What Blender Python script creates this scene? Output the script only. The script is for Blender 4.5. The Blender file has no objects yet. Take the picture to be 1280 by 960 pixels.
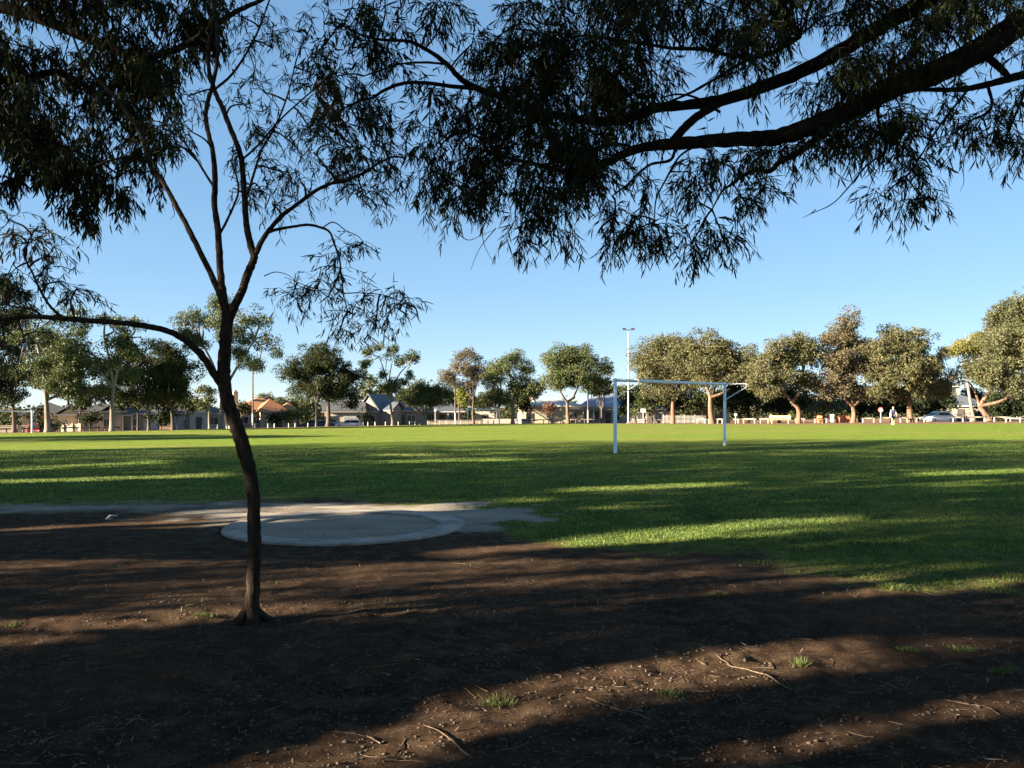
import bpy, math, random
import numpy as np
from mathutils import Vector

rng = np.random.default_rng(11)
random.seed(11)
SC = bpy.context.scene
COL = SC.collection

# ------------------------------------------------------------------ camera, sky, sun, exposure
F, CX, HY, EYE = 1035.0, 640.0, 508.0, 1.6        # photo focal length (px), principal column, horizon row, eye height
cam_d = bpy.data.cameras.new('camera')
cam_d.sensor_width = 36.0
cam_d.lens = 36.0 * F / 1280.0
cam_d.shift_y = (HY - 480.0) / 1280.0
cam_d.clip_start = 0.05
cam_d.clip_end = 5000.0
cam = bpy.data.objects.new('camera', cam_d)
COL.objects.link(cam)
cam.location = (0, 0, EYE)
cam.rotation_euler = (math.radians(90), 0, 0)
SC.camera = cam

SUN_EL = math.radians(15.0)
SH_AZ = math.radians(20.0)                        # shadows run to the right and slightly away
SD = np.array([math.cos(SH_AZ), math.sin(SH_AZ)])  # shadow direction on the ground
to_sun = Vector((-SD[0] * math.cos(SUN_EL), -SD[1] * math.cos(SUN_EL), math.sin(SUN_EL)))
W = bpy.data.worlds.new('World')
SC.world = W
W.use_nodes = True
wn = W.node_tree
sky = wn.nodes.new('ShaderNodeTexSky')
sky.sky_type = 'NISHITA'
sky.sun_disc = False
sky.sun_elevation = SUN_EL
sky.sun_rotation = math.atan2(to_sun.x, to_sun.y)
sky.altitude = 0.0
sky.air_density = 0.65
sky.dust_density = 0.0
sky.ozone_density = 3.8
sky_soft = wn.nodes.new('ShaderNodeGamma')          # the camera's soft tone curve on the bright sky
sky_soft.inputs[1].default_value = 0.44
sky_sat = wn.nodes.new('ShaderNodeHueSaturation')
sky_sat.inputs['Saturation'].default_value = 1.4
wn.links.new(sky.outputs[0], sky_soft.inputs[0])
wn.links.new(sky_soft.outputs[0], sky_sat.inputs['Color'])
wn.links.new(sky_sat.outputs[0], wn.nodes['Background'].inputs[0])
wn.nodes['Background'].inputs[1].default_value = 0.073
sun_d = bpy.data.lights.new('sun', 'SUN')
sun_d.energy = 5.0
sun_d.angle = math.radians(0.53)
sun_d.color = (1.0, 0.86, 0.66)
sun = bpy.data.objects.new('sun', sun_d)
COL.objects.link(sun)
sun.rotation_euler = (-to_sun).to_track_quat('-Z', 'Y').to_euler()
sun.location = to_sun * 200
vs = SC.view_settings
vs.view_transform = 'Standard'
vs.look = 'None'
vs.gamma = 1.0
vs.exposure = 2.8
vs.use_curve_mapping = False
SC.cycles.max_bounces = 6
SC.cycles.transparent_max_bounces = 4

# ------------------------------------------------------------------ helpers
def smooth(a, b, x):
    t = np.clip((np.asarray(x, float) - a) / (b - a), 0, 1)
    return t * t * (3 - 2 * t)

def vnoise(x, y, seed=0):
    xi = np.floor(x).astype(np.int64); yi = np.floor(y).astype(np.int64)
    xf = x - xi; yf = y - yi
    def h(i, j):
        n = (i * 374761393 + j * 668265263 + seed * 1442695041) & 0xffffffff
        n = ((n ^ (n >> 13)) * 1274126177) & 0xffffffff
        return ((n ^ (n >> 16)) & 0xffff) / 65535.0
    u = xf * xf * (3 - 2 * xf); v = yf * yf * (3 - 2 * yf)
    return (h(xi, yi) * (1 - u) + h(xi + 1, yi) * u) * (1 - v) + (h(xi, yi + 1) * (1 - u) + h(xi + 1, yi + 1) * u) * v

def fbm(x, y, o=4, seed=0):
    s = 0; a = .5
    for k in range(o):
        s = s + a * vnoise(x * 2 ** k, y * 2 ** k, seed + k); a *= .5
    return s

EDGE = np.array([(-400, 78), (-150, 86), (0, 93), (100, 97), (200, 103), (300, 112), (400, 122), (500, 132), (600, 139),
                 (700, 134), (785, 122), (900, 108), (1000, 101), (1100, 98), (1280, 95), (1700, 92)], float)

def edge_depth(px):
    return np.interp(px, EDGE[:, 0], EDGE[:, 1])

def H(X, Y):                                       # lie of the land
    X = np.asarray(X, float); Y = np.asarray(Y, float)
    t = smooth(12, 45, Y)
    z = t * (0.0112 * np.clip(X, -90, 90) - 0.0118 * (np.clip(Y, 0, 170) - 30))
    px = CX + F * X / np.maximum(Y, 20)
    z = z - 0.42 * smooth(3, 8, Y - edge_depth(px)) * (Y > 60)
    return z

def pp(px, py, D):
    return np.array([(px - CX) / F * D, D, EYE - (py - HY) / F * D])

def gd(px, D):                                     # a point on the ground at a column and depth
    X = (px - CX) / F * D
    return np.array([X, D, float(H(X, D))])

def gp(px, py):                                    # a point on the ground seen at px,py
    D = EYE * F / max(py - HY, 1)
    for _ in range(40):
        z = float(H((px - CX) / F * D, D))
        D = .5 * D + .5 * (EYE - z) * F / max(py - HY, 1)
    return gd(px, D)

def project(P):
    Y = np.maximum(P[:, 1], 0.5)
    return CX + F * P[:, 0] / Y, HY - F * (P[:, 2] - EYE) / Y

ORIG = {}
class MB:
    def __init__(s): s.V = []; s.Q = {}; s.n = 0
    def add(s, V, Fc):
        V = np.asarray(V, float).reshape(-1, 3); Fc = np.asarray(Fc, np.int64)
        if len(V) == 0: return
        s.V.append(V); s.Q.setdefault(Fc.shape[1], []).append(Fc + s.n); s.n += len(V)
    def tubes(s, P, R, sides=3, cap=False):        # P (N,S,3)  R (N,S)
        P = np.asarray(P, float); R = np.asarray(R, float)
        if P.ndim == 2: P = P[None]; R = R[None]
        N, S, _ = P.shape
        T = np.gradient(P, axis=1)
        T /= np.linalg.norm(T, axis=2, keepdims=True) + 1e-9
        mean = T.mean(axis=1)
        ref = np.where((np.abs(mean[:, 2:3]) > .8), np.array([[1., 0, 0]]), np.array([[0, 0, 1.]]))[:, None, :]
        A = np.cross(T, np.broadcast_to(ref, T.shape)); A /= np.linalg.norm(A, axis=2, keepdims=True) + 1e-9
        B = np.cross(T, A)
        an = np.arange(sides) * 2 * math.pi / sides
        V = P[:, :, None, :] + R[:, :, None, None] * (np.cos(an)[None, None, :, None] * A[:, :, None, :] + np.sin(an)[None, None, :, None] * B[:, :, None, :])
        idx = np.arange(N * S * sides).reshape(N, S, sides)
        a = idx[:, :-1, :]; b = idx[:, 1:, :]
        Fq = np.stack([a, np.roll(a, -1, 2), np.roll(b, -1, 2), b], -1).reshape(-1, 4)
        base = s.n
        s.add(V.reshape(-1, 3), Fq)
        if cap:
            for e in (0, S - 1):
                for k in range(N):
                    s.Q.setdefault(sides, []).append(idx[k, e][None] + base)
        return s
    def box(s, c, d, rz=0.0, taper=1.0):
        x, y, z = np.array(d) / 2
        V = np.array([(-x, -y, -z), (x, -y, -z), (x, y, -z), (-x, y, -z), (-x * taper, -y * taper, z), (x * taper, -y * taper, z), (x * taper, y * taper, z), (-x * taper, y * taper, z)])
        if rz:
            c_, s_ = math.cos(rz), math.sin(rz)
            V = V @ np.array([[c_, s_, 0], [-s_, c_, 0], [0, 0, 1]])
        s.add(V + np.array(c), [(0, 3, 2, 1), (4, 5, 6, 7), (0, 1, 5, 4), (1, 2, 6, 5), (2, 3, 7, 6), (3, 0, 4, 7)])
        return s
    def leaves4(s, P, ax, sd, L, Wd):
        L = np.asarray(L)[:, None]; Wd = np.asarray(Wd)[:, None]
        V = np.stack([P, P + ax * L * .45 + sd * Wd * .5, P + ax * L, P + ax * L * .45 - sd * Wd * .5], 1)
        n = len(P)
        s.add(V.reshape(-1, 3), np.arange(4 * n).reshape(n, 4))
    def leaves6(s, P, ax, sd, L, Wd, cv):
        L = np.asarray(L)[:, None]; Wd = np.asarray(Wd)[:, None]; cv = np.asarray(cv)[:, None]
        nn = np.cross(ax, sd)
        def pt(t, w):
            return P + ax * L * t + sd * (w * Wd * .5 + cv * L * (t * t)) + nn * cv * L * .5 * t * (1 - t)
        V = np.stack([pt(0, 0), pt(.3, 1), pt(.3, -1), pt(.68, .8), pt(.68, -.8), pt(1, 0)], 1)
        n = len(P); b = (np.arange(n) * 6)[:, None]
        base = s.n
        s.add(V.reshape(-1, 3), b + np.array([[1, 2, 4, 3]]))
        s.Q.setdefault(3, []).append(base + np.concatenate([b + np.array([[0, 2, 1]]), b + np.array([[3, 4, 5]])]))
    def mesh(s, name, off=None, smooth_=False):
        V = np.concatenate(s.V) if s.V else np.zeros((0, 3))
        if off is not None: V = V - np.array(off)
        me = bpy.data.meshes.new(name)
        loops = []; tot = []
        for k, fs in s.Q.items():
            fa = np.concatenate(fs); loops.append(fa.reshape(-1)); tot.append(np.full(len(fa), k))
        loops = np.concatenate(loops).astype(np.int32); tot = np.concatenate(tot).astype(np.int32)
        me.vertices.add(len(V)); me.vertices.foreach_set('co', V.astype(np.float32).reshape(-1))
        me.loops.add(len(loops)); me.loops.foreach_set('vertex_index', loops)
        me.polygons.add(len(tot))
        st = np.zeros(len(tot), np.int32); st[1:] = np.cumsum(tot)[:-1]
        me.polygons.foreach_set('loop_start', st)
        me.update(calc_edges=True)
        me.polygons.foreach_set('use_smooth', np.full(len(tot), smooth_, bool))
        return me
    def build(s, name, m, parent=None, smooth_=False, bevel=0):
        off = ORIG.get(parent.name) if parent else None
        me = s.mesh(name, off, smooth_)
        me.materials.append(m)
        o = bpy.data.objects.new(name, me); COL.objects.link(o)
        if parent:
            o.parent = parent; ORIG[o.name] = off if off is not None else (0, 0, 0)
        if bevel:
            b = o.modifiers.new('bevel', 'BEVEL'); b.width = bevel; b.segments = 2; b.limit_method = 'ANGLE'
        return o

def catmull(P, n=6):
    P = np.asarray(P, float)
    Q = np.vstack([2 * P[0] - P[1], P, 2 * P[-1] - P[-2]])
    out = []
    for i in range(len(P) - 1):
        p0, p1, p2, p3 = Q[i:i + 4]
        for k in range(n):
            t = k / n
            out.append(.5 * (2 * p1 + (p2 - p0) * t + (2 * p0 - 5 * p1 + 4 * p2 - p3) * t * t + (3 * p1 - p0 - 3 * p2 + p3) * t ** 3))
    out.append(P[-1])
    return np.array(out)

def thing(name, label, cat, loc=(0, 0, 0), rz=0.0, group=None, local=True):
    o = bpy.data.objects.new(name, None); COL.objects.link(o)
    o.empty_display_size = .3
    o.location = loc; o.rotation_euler = (0, 0, rz)
    o['label'] = label; o['category'] = cat
    if group: o['group'] = group
    ORIG[o.name] = (0, 0, 0) if local else tuple(loc)
    return o

def tag(o, label, cat, group=None):
    o['label'] = label; o['category'] = cat
    if group: o['group'] = group
    return o

def part(name, c, d, m, parent, rz=0.0, bevel=0, taper=1.0):
    return MB().box(c, d, rz, taper).build(name, m, parent, bevel=bevel)

def unit(v): return v / (np.linalg.norm(v, axis=-1, keepdims=True) + 1e-9)

# ------------------------------------------------------------------ materials
def new_mat(name):
    m = bpy.data.materials.new(name); m.use_nodes = True
    nt = m.node_tree
    return m, nt, nt.nodes['Principled BSDF']

def nd(nt, t, **kw):
    n = nt.nodes.new(t)
    for k, v in kw.items(): setattr(n, k, v)
    return n

def noise(nt, scale, detail=4, coord='Object', stretch=None, rough=.6):
    tc = nd(nt, 'ShaderNodeTexCoord'); n = nd(nt, 'ShaderNodeTexNoise')
    n.inputs['Scale'].default_value = scale; n.inputs['Detail'].default_value = detail; n.inputs['Roughness'].default_value = rough
    if stretch:
        mp = nd(nt, 'ShaderNodeMapping'); mp.inputs['Scale'].default_value = stretch
        nt.links.new(tc.outputs[coord], mp.inputs[0]); nt.links.new(mp.outputs[0], n.inputs['Vector'])
    else:
        nt.links.new(tc.outputs[coord], n.inputs['Vector'])
    return n.outputs['Fac']

def ramp(nt, fac, stops):
    r = nd(nt, 'ShaderNodeValToRGB')
    while len(r.color_ramp.elements) < len(stops): r.color_ramp.elements.new(.5)
    for e, (p, c) in zip(r.color_ramp.elements, stops):
        e.position = p; e.color = (*c, 1)
    nt.links.new(fac, r.inputs[0])
    return r.outputs[0]

def mix(nt, fac, a, b):
    n = nd(nt, 'ShaderNodeMix', data_type='RGBA')
    for s_, v in ((n.inputs[0], fac), (n.inputs[6], a), (n.inputs[7], b)):
        if isinstance(v, (int, float)): s_.default_value = v
        elif isinstance(v, tuple): s_.default_value = (*v, 1)
        else: nt.links.new(v, s_)
    return n.outputs[2]

def bump(nt, bs, h, strength=.4, dist=.02):
    b = nd(nt, 'ShaderNodeBump'); b.inputs['Strength'].default_value = strength; b.inputs['Distance'].default_value = dist
    nt.links.new(h, b.inputs['Height']); nt.links.new(b.outputs[0], bs.inputs['Normal'])

def plain(name, c, rough=.6, var=.25, scale=3.0, bmp=.15, metal=0.0, stretch=None):
    m, nt, bs = new_mat(name)
    f = noise(nt, scale, 5, stretch=stretch)
    lo = tuple(x * (1 - var) for x in c); hi = tuple(min(1, x * (1 + var)) for x in c)
    nt.links.new(ramp(nt, f, [(.3, lo), (.7, hi)]), bs.inputs['Base Color'])
    bs.inputs['Roughness'].default_value = rough; bs.inputs['Metallic'].default_value = metal
    if bmp: bump(nt, bs, f, bmp, .01)
    return m

def leaf_mat(name, a, b, c=None, trans=.3, scale=.45, rough=.55):
    m, nt, bs = new_mat(name)
    big = noise(nt, scale, 3); fine = noise(nt, scale * 9, 2)
    col = ramp(nt, big, [(.32, a), (.62, b)] + ([(.78, c)] if c else []))
    hs = nd(nt, 'ShaderNodeHueSaturation'); nt.links.new(col, hs.inputs['Color'])
    mr = nd(nt, 'ShaderNodeMapRange'); mr.inputs[1].default_value = .3; mr.inputs[2].default_value = .7
    mr.inputs[3].default_value = .7; mr.inputs[4].default_value = 1.3
    nt.links.new(fine, mr.inputs[0]); nt.links.new(mr.outputs[0], hs.inputs['Value'])
    nt.links.new(hs.outputs[0], bs.inputs['Base Color'])
    bs.inputs['Roughness'].default_value = rough
    bs.inputs['Specular IOR Level'].default_value = .05 if trans < .21 else .25
    tr = nd(nt, 'ShaderNodeBsdfTranslucent'); nt.links.new(hs.outputs[0], tr.inputs['Color'])
    ms = nd(nt, 'ShaderNodeMixShader'); ms.inputs[0].default_value = trans
    nt.links.new(bs.outputs[0], ms.inputs[1]); nt.links.new(tr.outputs[0], ms.inputs[2])
    nt.links.new(ms.outputs[0], nt.nodes['Material Output'].inputs['Surface'])
    return m

def bark_mat(name, a, b, scale=6, bmp=.7, st=(1, 1, .18), dist=.03):
    m, nt, bs = new_mat(name)
    f = noise(nt, scale, 7, stretch=st, rough=.68); g = noise(nt, scale * .25, 3)
    nt.links.new(mix(nt, g, ramp(nt, f, [(.35, a), (.68, b)]), ramp(nt, f, [(.3, tuple(x * .6 for x in a)), (.75, tuple(x * .9 for x in b))])), bs.inputs['Base Color'])
    bs.inputs['Roughness'].default_value = .9
    bs.inputs['Specular IOR Level'].default_value = .08
    bump(nt, bs, f, bmp, dist)
    return m

M = {}
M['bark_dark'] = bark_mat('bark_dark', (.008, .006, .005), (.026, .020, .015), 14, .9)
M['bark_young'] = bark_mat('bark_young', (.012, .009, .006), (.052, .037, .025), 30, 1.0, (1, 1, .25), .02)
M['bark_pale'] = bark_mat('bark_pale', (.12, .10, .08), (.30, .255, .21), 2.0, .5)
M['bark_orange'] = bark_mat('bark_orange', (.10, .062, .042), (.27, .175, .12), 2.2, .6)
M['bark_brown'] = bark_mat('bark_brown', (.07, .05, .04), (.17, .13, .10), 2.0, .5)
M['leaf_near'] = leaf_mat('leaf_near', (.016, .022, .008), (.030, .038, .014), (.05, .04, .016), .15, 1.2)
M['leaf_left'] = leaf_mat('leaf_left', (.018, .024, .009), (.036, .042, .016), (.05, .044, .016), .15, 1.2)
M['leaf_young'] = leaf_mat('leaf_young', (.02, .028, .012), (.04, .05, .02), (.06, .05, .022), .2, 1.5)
M['leaf_dead'] = leaf_mat('leaf_dead', (.20, .12, .06), (.30, .18, .08), None, .25, 2)
M['leaf_olive'] = leaf_mat('leaf_olive', (.066, .068, .03), (.105, .098, .042), (.14, .10, .05), .22, .35)
M['leaf_russet'] = leaf_mat('leaf_russet', (.078, .07, .037), (.115, .092, .05), (.15, .092, .055), .22, .35)
M['leaf_sage'] = leaf_mat('leaf_sage', (.064, .07, .032), (.10, .098, .043), (.14, .095, .05), .22, .35)
M['leaf_green'] = leaf_mat('leaf_green', (.05, .066, .02), (.09, .105, .036), (.13, .12, .045), .22, .4)
M['leaf_deep'] = leaf_mat('leaf_deep', (.022, .03, .011), (.042, .048, .018), (.065, .055, .022), .15, .5)
M['leaf_dark'] = leaf_mat('leaf_dark', (.018, .026, .012), (.032, .04, .018), None, .12, .5)
M['leaf_lime'] = leaf_mat('leaf_lime', (.11, .13, .025), (.19, .20, .04), (.22, .21, .05), .35, .6)
M['leaf_gold'] = leaf_mat('leaf_gold', (.11, .11, .03), (.16, .145, .04), (.19, .15, .05), .25, .4)
M['leaf_redshrub'] = leaf_mat('leaf_redshrub', (.09, .045, .03), (.15, .075, .045), None, .25, .8)
M['white_metal'] = plain('white_metal', (.70, .71, .72), .4, .1, 4, .1)
M['galv'] = plain('galv', (.35, .36, .38), .45, .15, 6, .05, .6)
M['dark_metal'] = plain('dark_metal', (.05, .05, .055), .45, .2, 6, .05)
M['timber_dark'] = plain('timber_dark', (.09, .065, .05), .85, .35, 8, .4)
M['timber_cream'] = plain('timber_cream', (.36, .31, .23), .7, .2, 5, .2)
M['timber_tan'] = plain('timber_tan', (.50, .38, .22), .75, .25, 5, .3)
M['bollard'] = plain('bollard', (.48, .42, .34), .8, .3, 6, .3)
M['concrete'] = plain('concrete', (.30, .285, .26), .9, .22, 9, .4)
M['asphalt'] = plain('asphalt', (.055, .055, .057), .9, .25, 30, .3)
M['kerb'] = plain('kerb', (.40, .38, .35), .85, .2, 4, .2)
M['paving'] = plain('paving', (.42, .36, .30), .9, .2, 3, .2)
M['cream'] = plain('cream', (.42, .35, .24), .8, .1, 2, .2)
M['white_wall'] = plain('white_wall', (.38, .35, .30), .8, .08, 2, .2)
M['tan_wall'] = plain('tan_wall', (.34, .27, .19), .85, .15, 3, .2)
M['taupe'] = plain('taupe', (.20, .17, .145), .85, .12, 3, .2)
M['stone'] = plain('stone', (.46, .37, .26), .9, .25, 6, .4)
M['roof_grey'] = plain('roof_grey', (.075, .072, .075), .7, .2, 4, .3)
M['roof_blue'] = plain('roof_blue', (.17, .21, .27), .5, .12, 4, .2)
M['roof_slate'] = plain('roof_slate', (.075, .085, .10), .6, .2, 4, .3)
M['roof_pale'] = plain('roof_pale', (.36, .35, .33), .6, .1, 4, .2)
M['roof_orange'] = plain('roof_orange', (.36, .145, .06), .8, .25, 5, .4)
M['trim_white'] = plain('trim_white', (.42, .40, .37), .6, .06, 4, .1)
M['picket'] = plain('picket', (.19, .185, .17), .7, .15, 4, .1)
M['window'] = plain('window', (.03, .035, .04), .12, .2, 2, 0)
M['door_dark'] = plain('door_dark', (.06, .05, .045), .5, .2, 3, .1)
M['garage'] = plain('garage', (.36, .35, .33), .6, .08, 3, .1)
M['tyre'] = plain('tyre', (.018, .018, .018), .85, .2, 10, .1)
M['rim'] = plain('rim', (.45, .46, .47), .3, .1, 6, 0, .7)
M['lamp_glass'] = plain('lamp_glass', (.65, .66, .66), .15, .1, 4, 0)
M['lamp_red'] = plain('lamp_red', (.35, .02, .02), .2, .1, 4, 0)
M['bin_green'] = plain('bin_green', (.24, .36, .27), .5, .12, 4, .1)
M['bin_dark'] = plain('bin_dark', (.05, .10, .06), .5, .12, 4, .1)
M['orange'] = plain('orange', (.50, .17, .07), .6, .15, 4, .1)
M['bench_green'] = plain('bench_green', (.34, .44, .36), .6, .15, 5, .1)
M['sign_red'] = plain('sign_red', (.45, .05, .05), .5, .1, 4, 0)
M['sign_white'] = plain('sign_white', (.45, .45, .44), .5, .06, 4, 0)
M['skin'] = plain('skin', (.55, .36, .27), .55, .08, 8, 0)
M['hair'] = plain('hair', (.34, .22, .12), .6, .2, 12, .1)
M['navy'] = plain('navy', (.02, .025, .06), .8, .2, 12, .2)
M['shorts'] = plain('shorts', (.035, .05, .10), .8, .2, 12, .2)
M['pale_cloth'] = plain('pale_cloth', (.60, .66, .78), .8, .08, 12, .2)
M['shoe'] = plain('shoe', (.70, .68, .66), .6, .1, 12, .1)
M['twig'] = bark_mat('twig', (.085, .06, .04), (.22, .16, .11), 40, .6, (1, 1, 1), .005)
M['bird_white'] = plain('bird_white', (.5, .5, .5), .7, .06, 30, .1)
M['bird_dark'] = plain('bird_dark', (.03, .03, .035), .6, .2, 30, .1)
def paint(name, c):
    m, nt, bs = new_mat(name)
    f = noise(nt, 2, 3)
    nt.links.new(ramp(nt, f, [(.3, tuple(x * .92 for x in c)), (.7, c)]), bs.inputs['Base Color'])
    bs.inputs['Roughness'].default_value = .3; bs.inputs['Coat Weight'].default_value = .5
    return m

# ------------------------------------------------------------------ layout of ground covers (in ground coordinates)
def poly_in(px, py, poly):
    px = np.asarray(px); py = np.asarray(py)
    inside = np.zeros(px.shape, bool)
    n = len(poly); j = n - 1
    for i in range(n):
        xi, yi = poly[i]; xj, yj = poly[j]
        c = ((yi > py) != (yj > py)) & (px < (xj - xi) * (py - yi) / (yj - yi + 1e-12) + xi)
        inside ^= c; j = i
    return inside

def gxy(px, py):
    D = EYE * F / np.maximum(py - HY, 1.0)
    return (px - CX) / F * D, D

# line where the turf gives out into bare soil, written as ground points (x, y)
TURF = np.array([(-60, 14.5), (-12, 14.2), (-7.6, 13.0), (-5.3, 13.9), (-3.0, 14.3), (-.8, 12.8), (0.1, 10.6), (.7, 9.2), (1.4, 9.0), (2.6, 8.9), (3.6, 8.5), (5.0, 8.2), (7, 7.8), (12, 7.0), (60, 4)], float)
RING_C = (-2.22, 11.05); RING_R = 1.58; RING_IN = 1.24

def masks(X, Y):
    n1 = fbm(X * .55, Y * .55, 5, 3) - .47
    n2 = fbm(X * 2.3, Y * 2.3, 4, 9) - .47
    edge = np.interp(X, TURF[:, 0], TURF[:, 1]) + n1 * 2.8 + n2 * 1.6
    g = smooth(-2.0, 1.9, Y - edge)
    # bare worn hollow in front of the near goal mouth is thin turf, tufts spread out over the soil
    g = np.maximum(g, .75 * smooth(.10, .22, n2 + .25 * n1) * smooth(-2.2, -.2, Y - edge) * (X > .5))
    # pale gravel apron around and behind the ring
    ex = (X + 3.0) / 2.75; ey = (Y - 12.2) / 1.7
    ap = .92 * smooth(1.35, .55, np.sqrt(ex ** 2 + ey ** 2) + n1 * 2.0 + n2 * 1.2)
    ex = (X + 6.4) / 3.4; ey = (Y - 13.3) / 1.0
    ap = np.maximum(ap, .72 * smooth(1.3, .4, np.sqrt(ex ** 2 + ey ** 2) + n1 * 2.2 + n2 * 1.4))
    rr = np.sqrt((X - RING_C[0]) ** 2 + (Y - RING_C[1]) ** 2)
    ap = ap * (.55 + .45 * smooth(.34, .52, fbm(X * 1.1 + 3, Y * 2.2, 4, 15)))
    ap = np.maximum(ap, .9 * smooth(RING_IN + .12, RING_IN - .02, rr))
    g = g * (1 - smooth(.35, .8, ap)) * smooth(RING_R - .05, RING_R + .12, rr + n2 * .25)
    return g, ap

# ------------------------------------------------------------------ sun flecks: crowns to the left are cut open to light these patches
def band(pts, h):
    return [(x, y - h) for x, y in pts] + [(x, y + h) for x, y in pts[::-1]]
LIT = [  # polygon in photo pixels of the sunlit patch on the ground, share of leaves missing
    ([(0, 551), (150, 550), (300, 549), (460, 546), (640, 547), (640, 549), (420, 552), (300, 556), (150, 560), (0, 565)], 1.0),
    ([(300, 520), (1400, 520), (1400, 549), (1000, 548.5), (640, 546.5), (300, 548)], 1.0),
    (band([(640, 548.5), (760, 549.2), (900, 549)], 1.0), 1.0),
    (band([(-40, 589), (60, 585), (145, 581), (215, 577)], 1.9), .95),
    (band([(-20, 604), (80, 600), (190, 597), (295, 593)], 1.6), .9),
    (band([(470, 568), (520, 569), (560, 570)], 1.2), .85),
    (band([(480, 577), (560, 576), (650, 574)], 1.2), .9),
    (band([(640, 551), (700, 551)], 1.0), .7),
    (band([(700, 613), (760, 611), (830, 608), (915, 605)], 1.8), .9),
    (band([(750, 636), (790, 633), (835, 630)], 2.2), .75),
    (band([(620, 627), (690, 624)], 2.0), .7),
    (band([(1150, 593), (1220, 590), (1330, 588)], 1.5), .9),
    (band([(1150, 606), (1240, 603)], 1.2), .6),
    (band([(1000, 602), (1100, 600)], 1.2), .3),
    ([(690, 678), (740, 668), (820, 661), (900, 657), (980, 650), (1060, 647), (1080, 655), (980, 668), (880, 674), (780, 680), (720, 684)], .93),
    ([(900, 657), (1000, 645), (1120, 640), (1240, 634), (1290, 640), (1290, 690), (1150, 690), (1000, 684), (920, 676)], .3),
    ([(540, 692), (620, 684), (700, 677), (720, 684), (660, 690), (580, 697)], .9),
    (band([(-20, 664), (80, 660), (190, 656), (300, 652), (380, 647)], 3.0), .85),
    ([(300, 643), (380, 634), (470, 630), (560, 632), (590, 640), (470, 645), (360, 649)], .95),
    ([(120, 655), (200, 644), (290, 636), (420, 627), (380, 634), (300, 643), (220, 653)], .6),
    ([(-20, 783), (60, 778), (150, 773), (230, 767), (330, 758), (420, 748), (420, 753), (320, 770), (230, 779), (140, 791), (60, 805), (-20, 815)], .92),
    (band([(170, 752), (250, 745), (310, 741)], 3.5), .75),
    ([(380, 716), (520, 704), (700, 694), (880, 690), (880, 698), (700, 708), (520, 722), (400, 728)], .5),
    (band([(330, 770), (450, 760), (560, 752)], 4), .55),
    (band([(0, 706), (120, 700), (240, 694)], 4), .4),
    (band([(560, 735), (680, 728), (800, 722), (900, 718)], 3.0), .4),
    (band([(900, 738), (1000, 735), (1090, 731), (1200, 728), (1300, 724)], 7), .62),
    ([(1040, 742), (1080, 722), (1150, 722), (1150, 742)], .9),
    ([(260, 975), (380, 938), (480, 905), (560, 880), (640, 866), (760, 842), (880, 822), (1000, 806), (1140, 796), (1290, 786), (1290, 804), (1140, 826), (1000, 847), (860, 871), (740, 892), (640, 914), (560, 942), (500, 975)], .86),
    ([(790, 975), (900, 945), (1010, 922), (1140, 893), (1290, 866), (1290, 884), (1140, 914), (1040, 934), (960, 952), (900, 975)], .88),
    ([(1140, 975), (1210, 948), (1300, 928), (1300, 975)], .85),
]
DARKIN = [band([(640, 902), (740, 886), (840, 870), (900, 862)], 5), band([(560, 690), (700, 672)], .5),
          band([(900, 668), (1000, 660), (1100, 652)], 3)]

def lit_share(px, py):
    out = np.zeros(px.shape)
    jx = (fbm(px * .05, py * .16, 3, 41) - .45)
    qy = py + jx * np.clip((py - 520) * .055, 0, 12)
    grow = np.where(py < 720, np.clip((py - 520) * .012, .2, 2.4), np.clip((py - 520) * .022, .3, 8.0))
    for poly, p in LIT:
        hit = poly_in(px, qy, poly) | poly_in(px, qy - grow, poly) | poly_in(px, qy + grow, poly)
        out = np.maximum(out, (1.0 if p > .8 else p) * hit)
    dap = np.clip(.55 + 1.1 * (fbm(px * .022, py * .06, 3, 45) - .12), 0, 1)
    out = np.where(py > 700, out * dap, out)
    for poly in DARKIN:
        out = np.where(poly_in(px, qy, poly), np.minimum(out, .55), out)
    return out

def shadow_px(P):                                  # photo pixel on which a leaf's shadow lands
    z = np.zeros(len(P))
    for _ in range(4):
        t = (P[:, 2] - z) / math.tan(SUN_EL)
        G = P[:, :2] + SD[None] * t[:, None]
        z = H(G[:, 0], G[:, 1])
    Y = np.maximum(G[:, 1], .8)
    return CX + F * G[:, 0] / Y, HY + F * (EYE - z) / Y, G

# ------------------------------------------------------------------ ground (one sheet to the horizon)
def axis_pts(lo, hi, core0, core1, step, growth, maxstep=80.):
    a = list(np.arange(core0, core1 + step / 2, step))
    s = step; x = a[-1]
    while x < hi:
        s = min(s * growth, maxstep); x += s; a.append(x)
    s = step; x = a[0]; pre = []
    while x > lo:
        s = min(s * growth * (1.03 if lo < -20 else 1), maxstep); x -= s; pre.append(x)
    return np.array(pre[::-1] + a)

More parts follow.
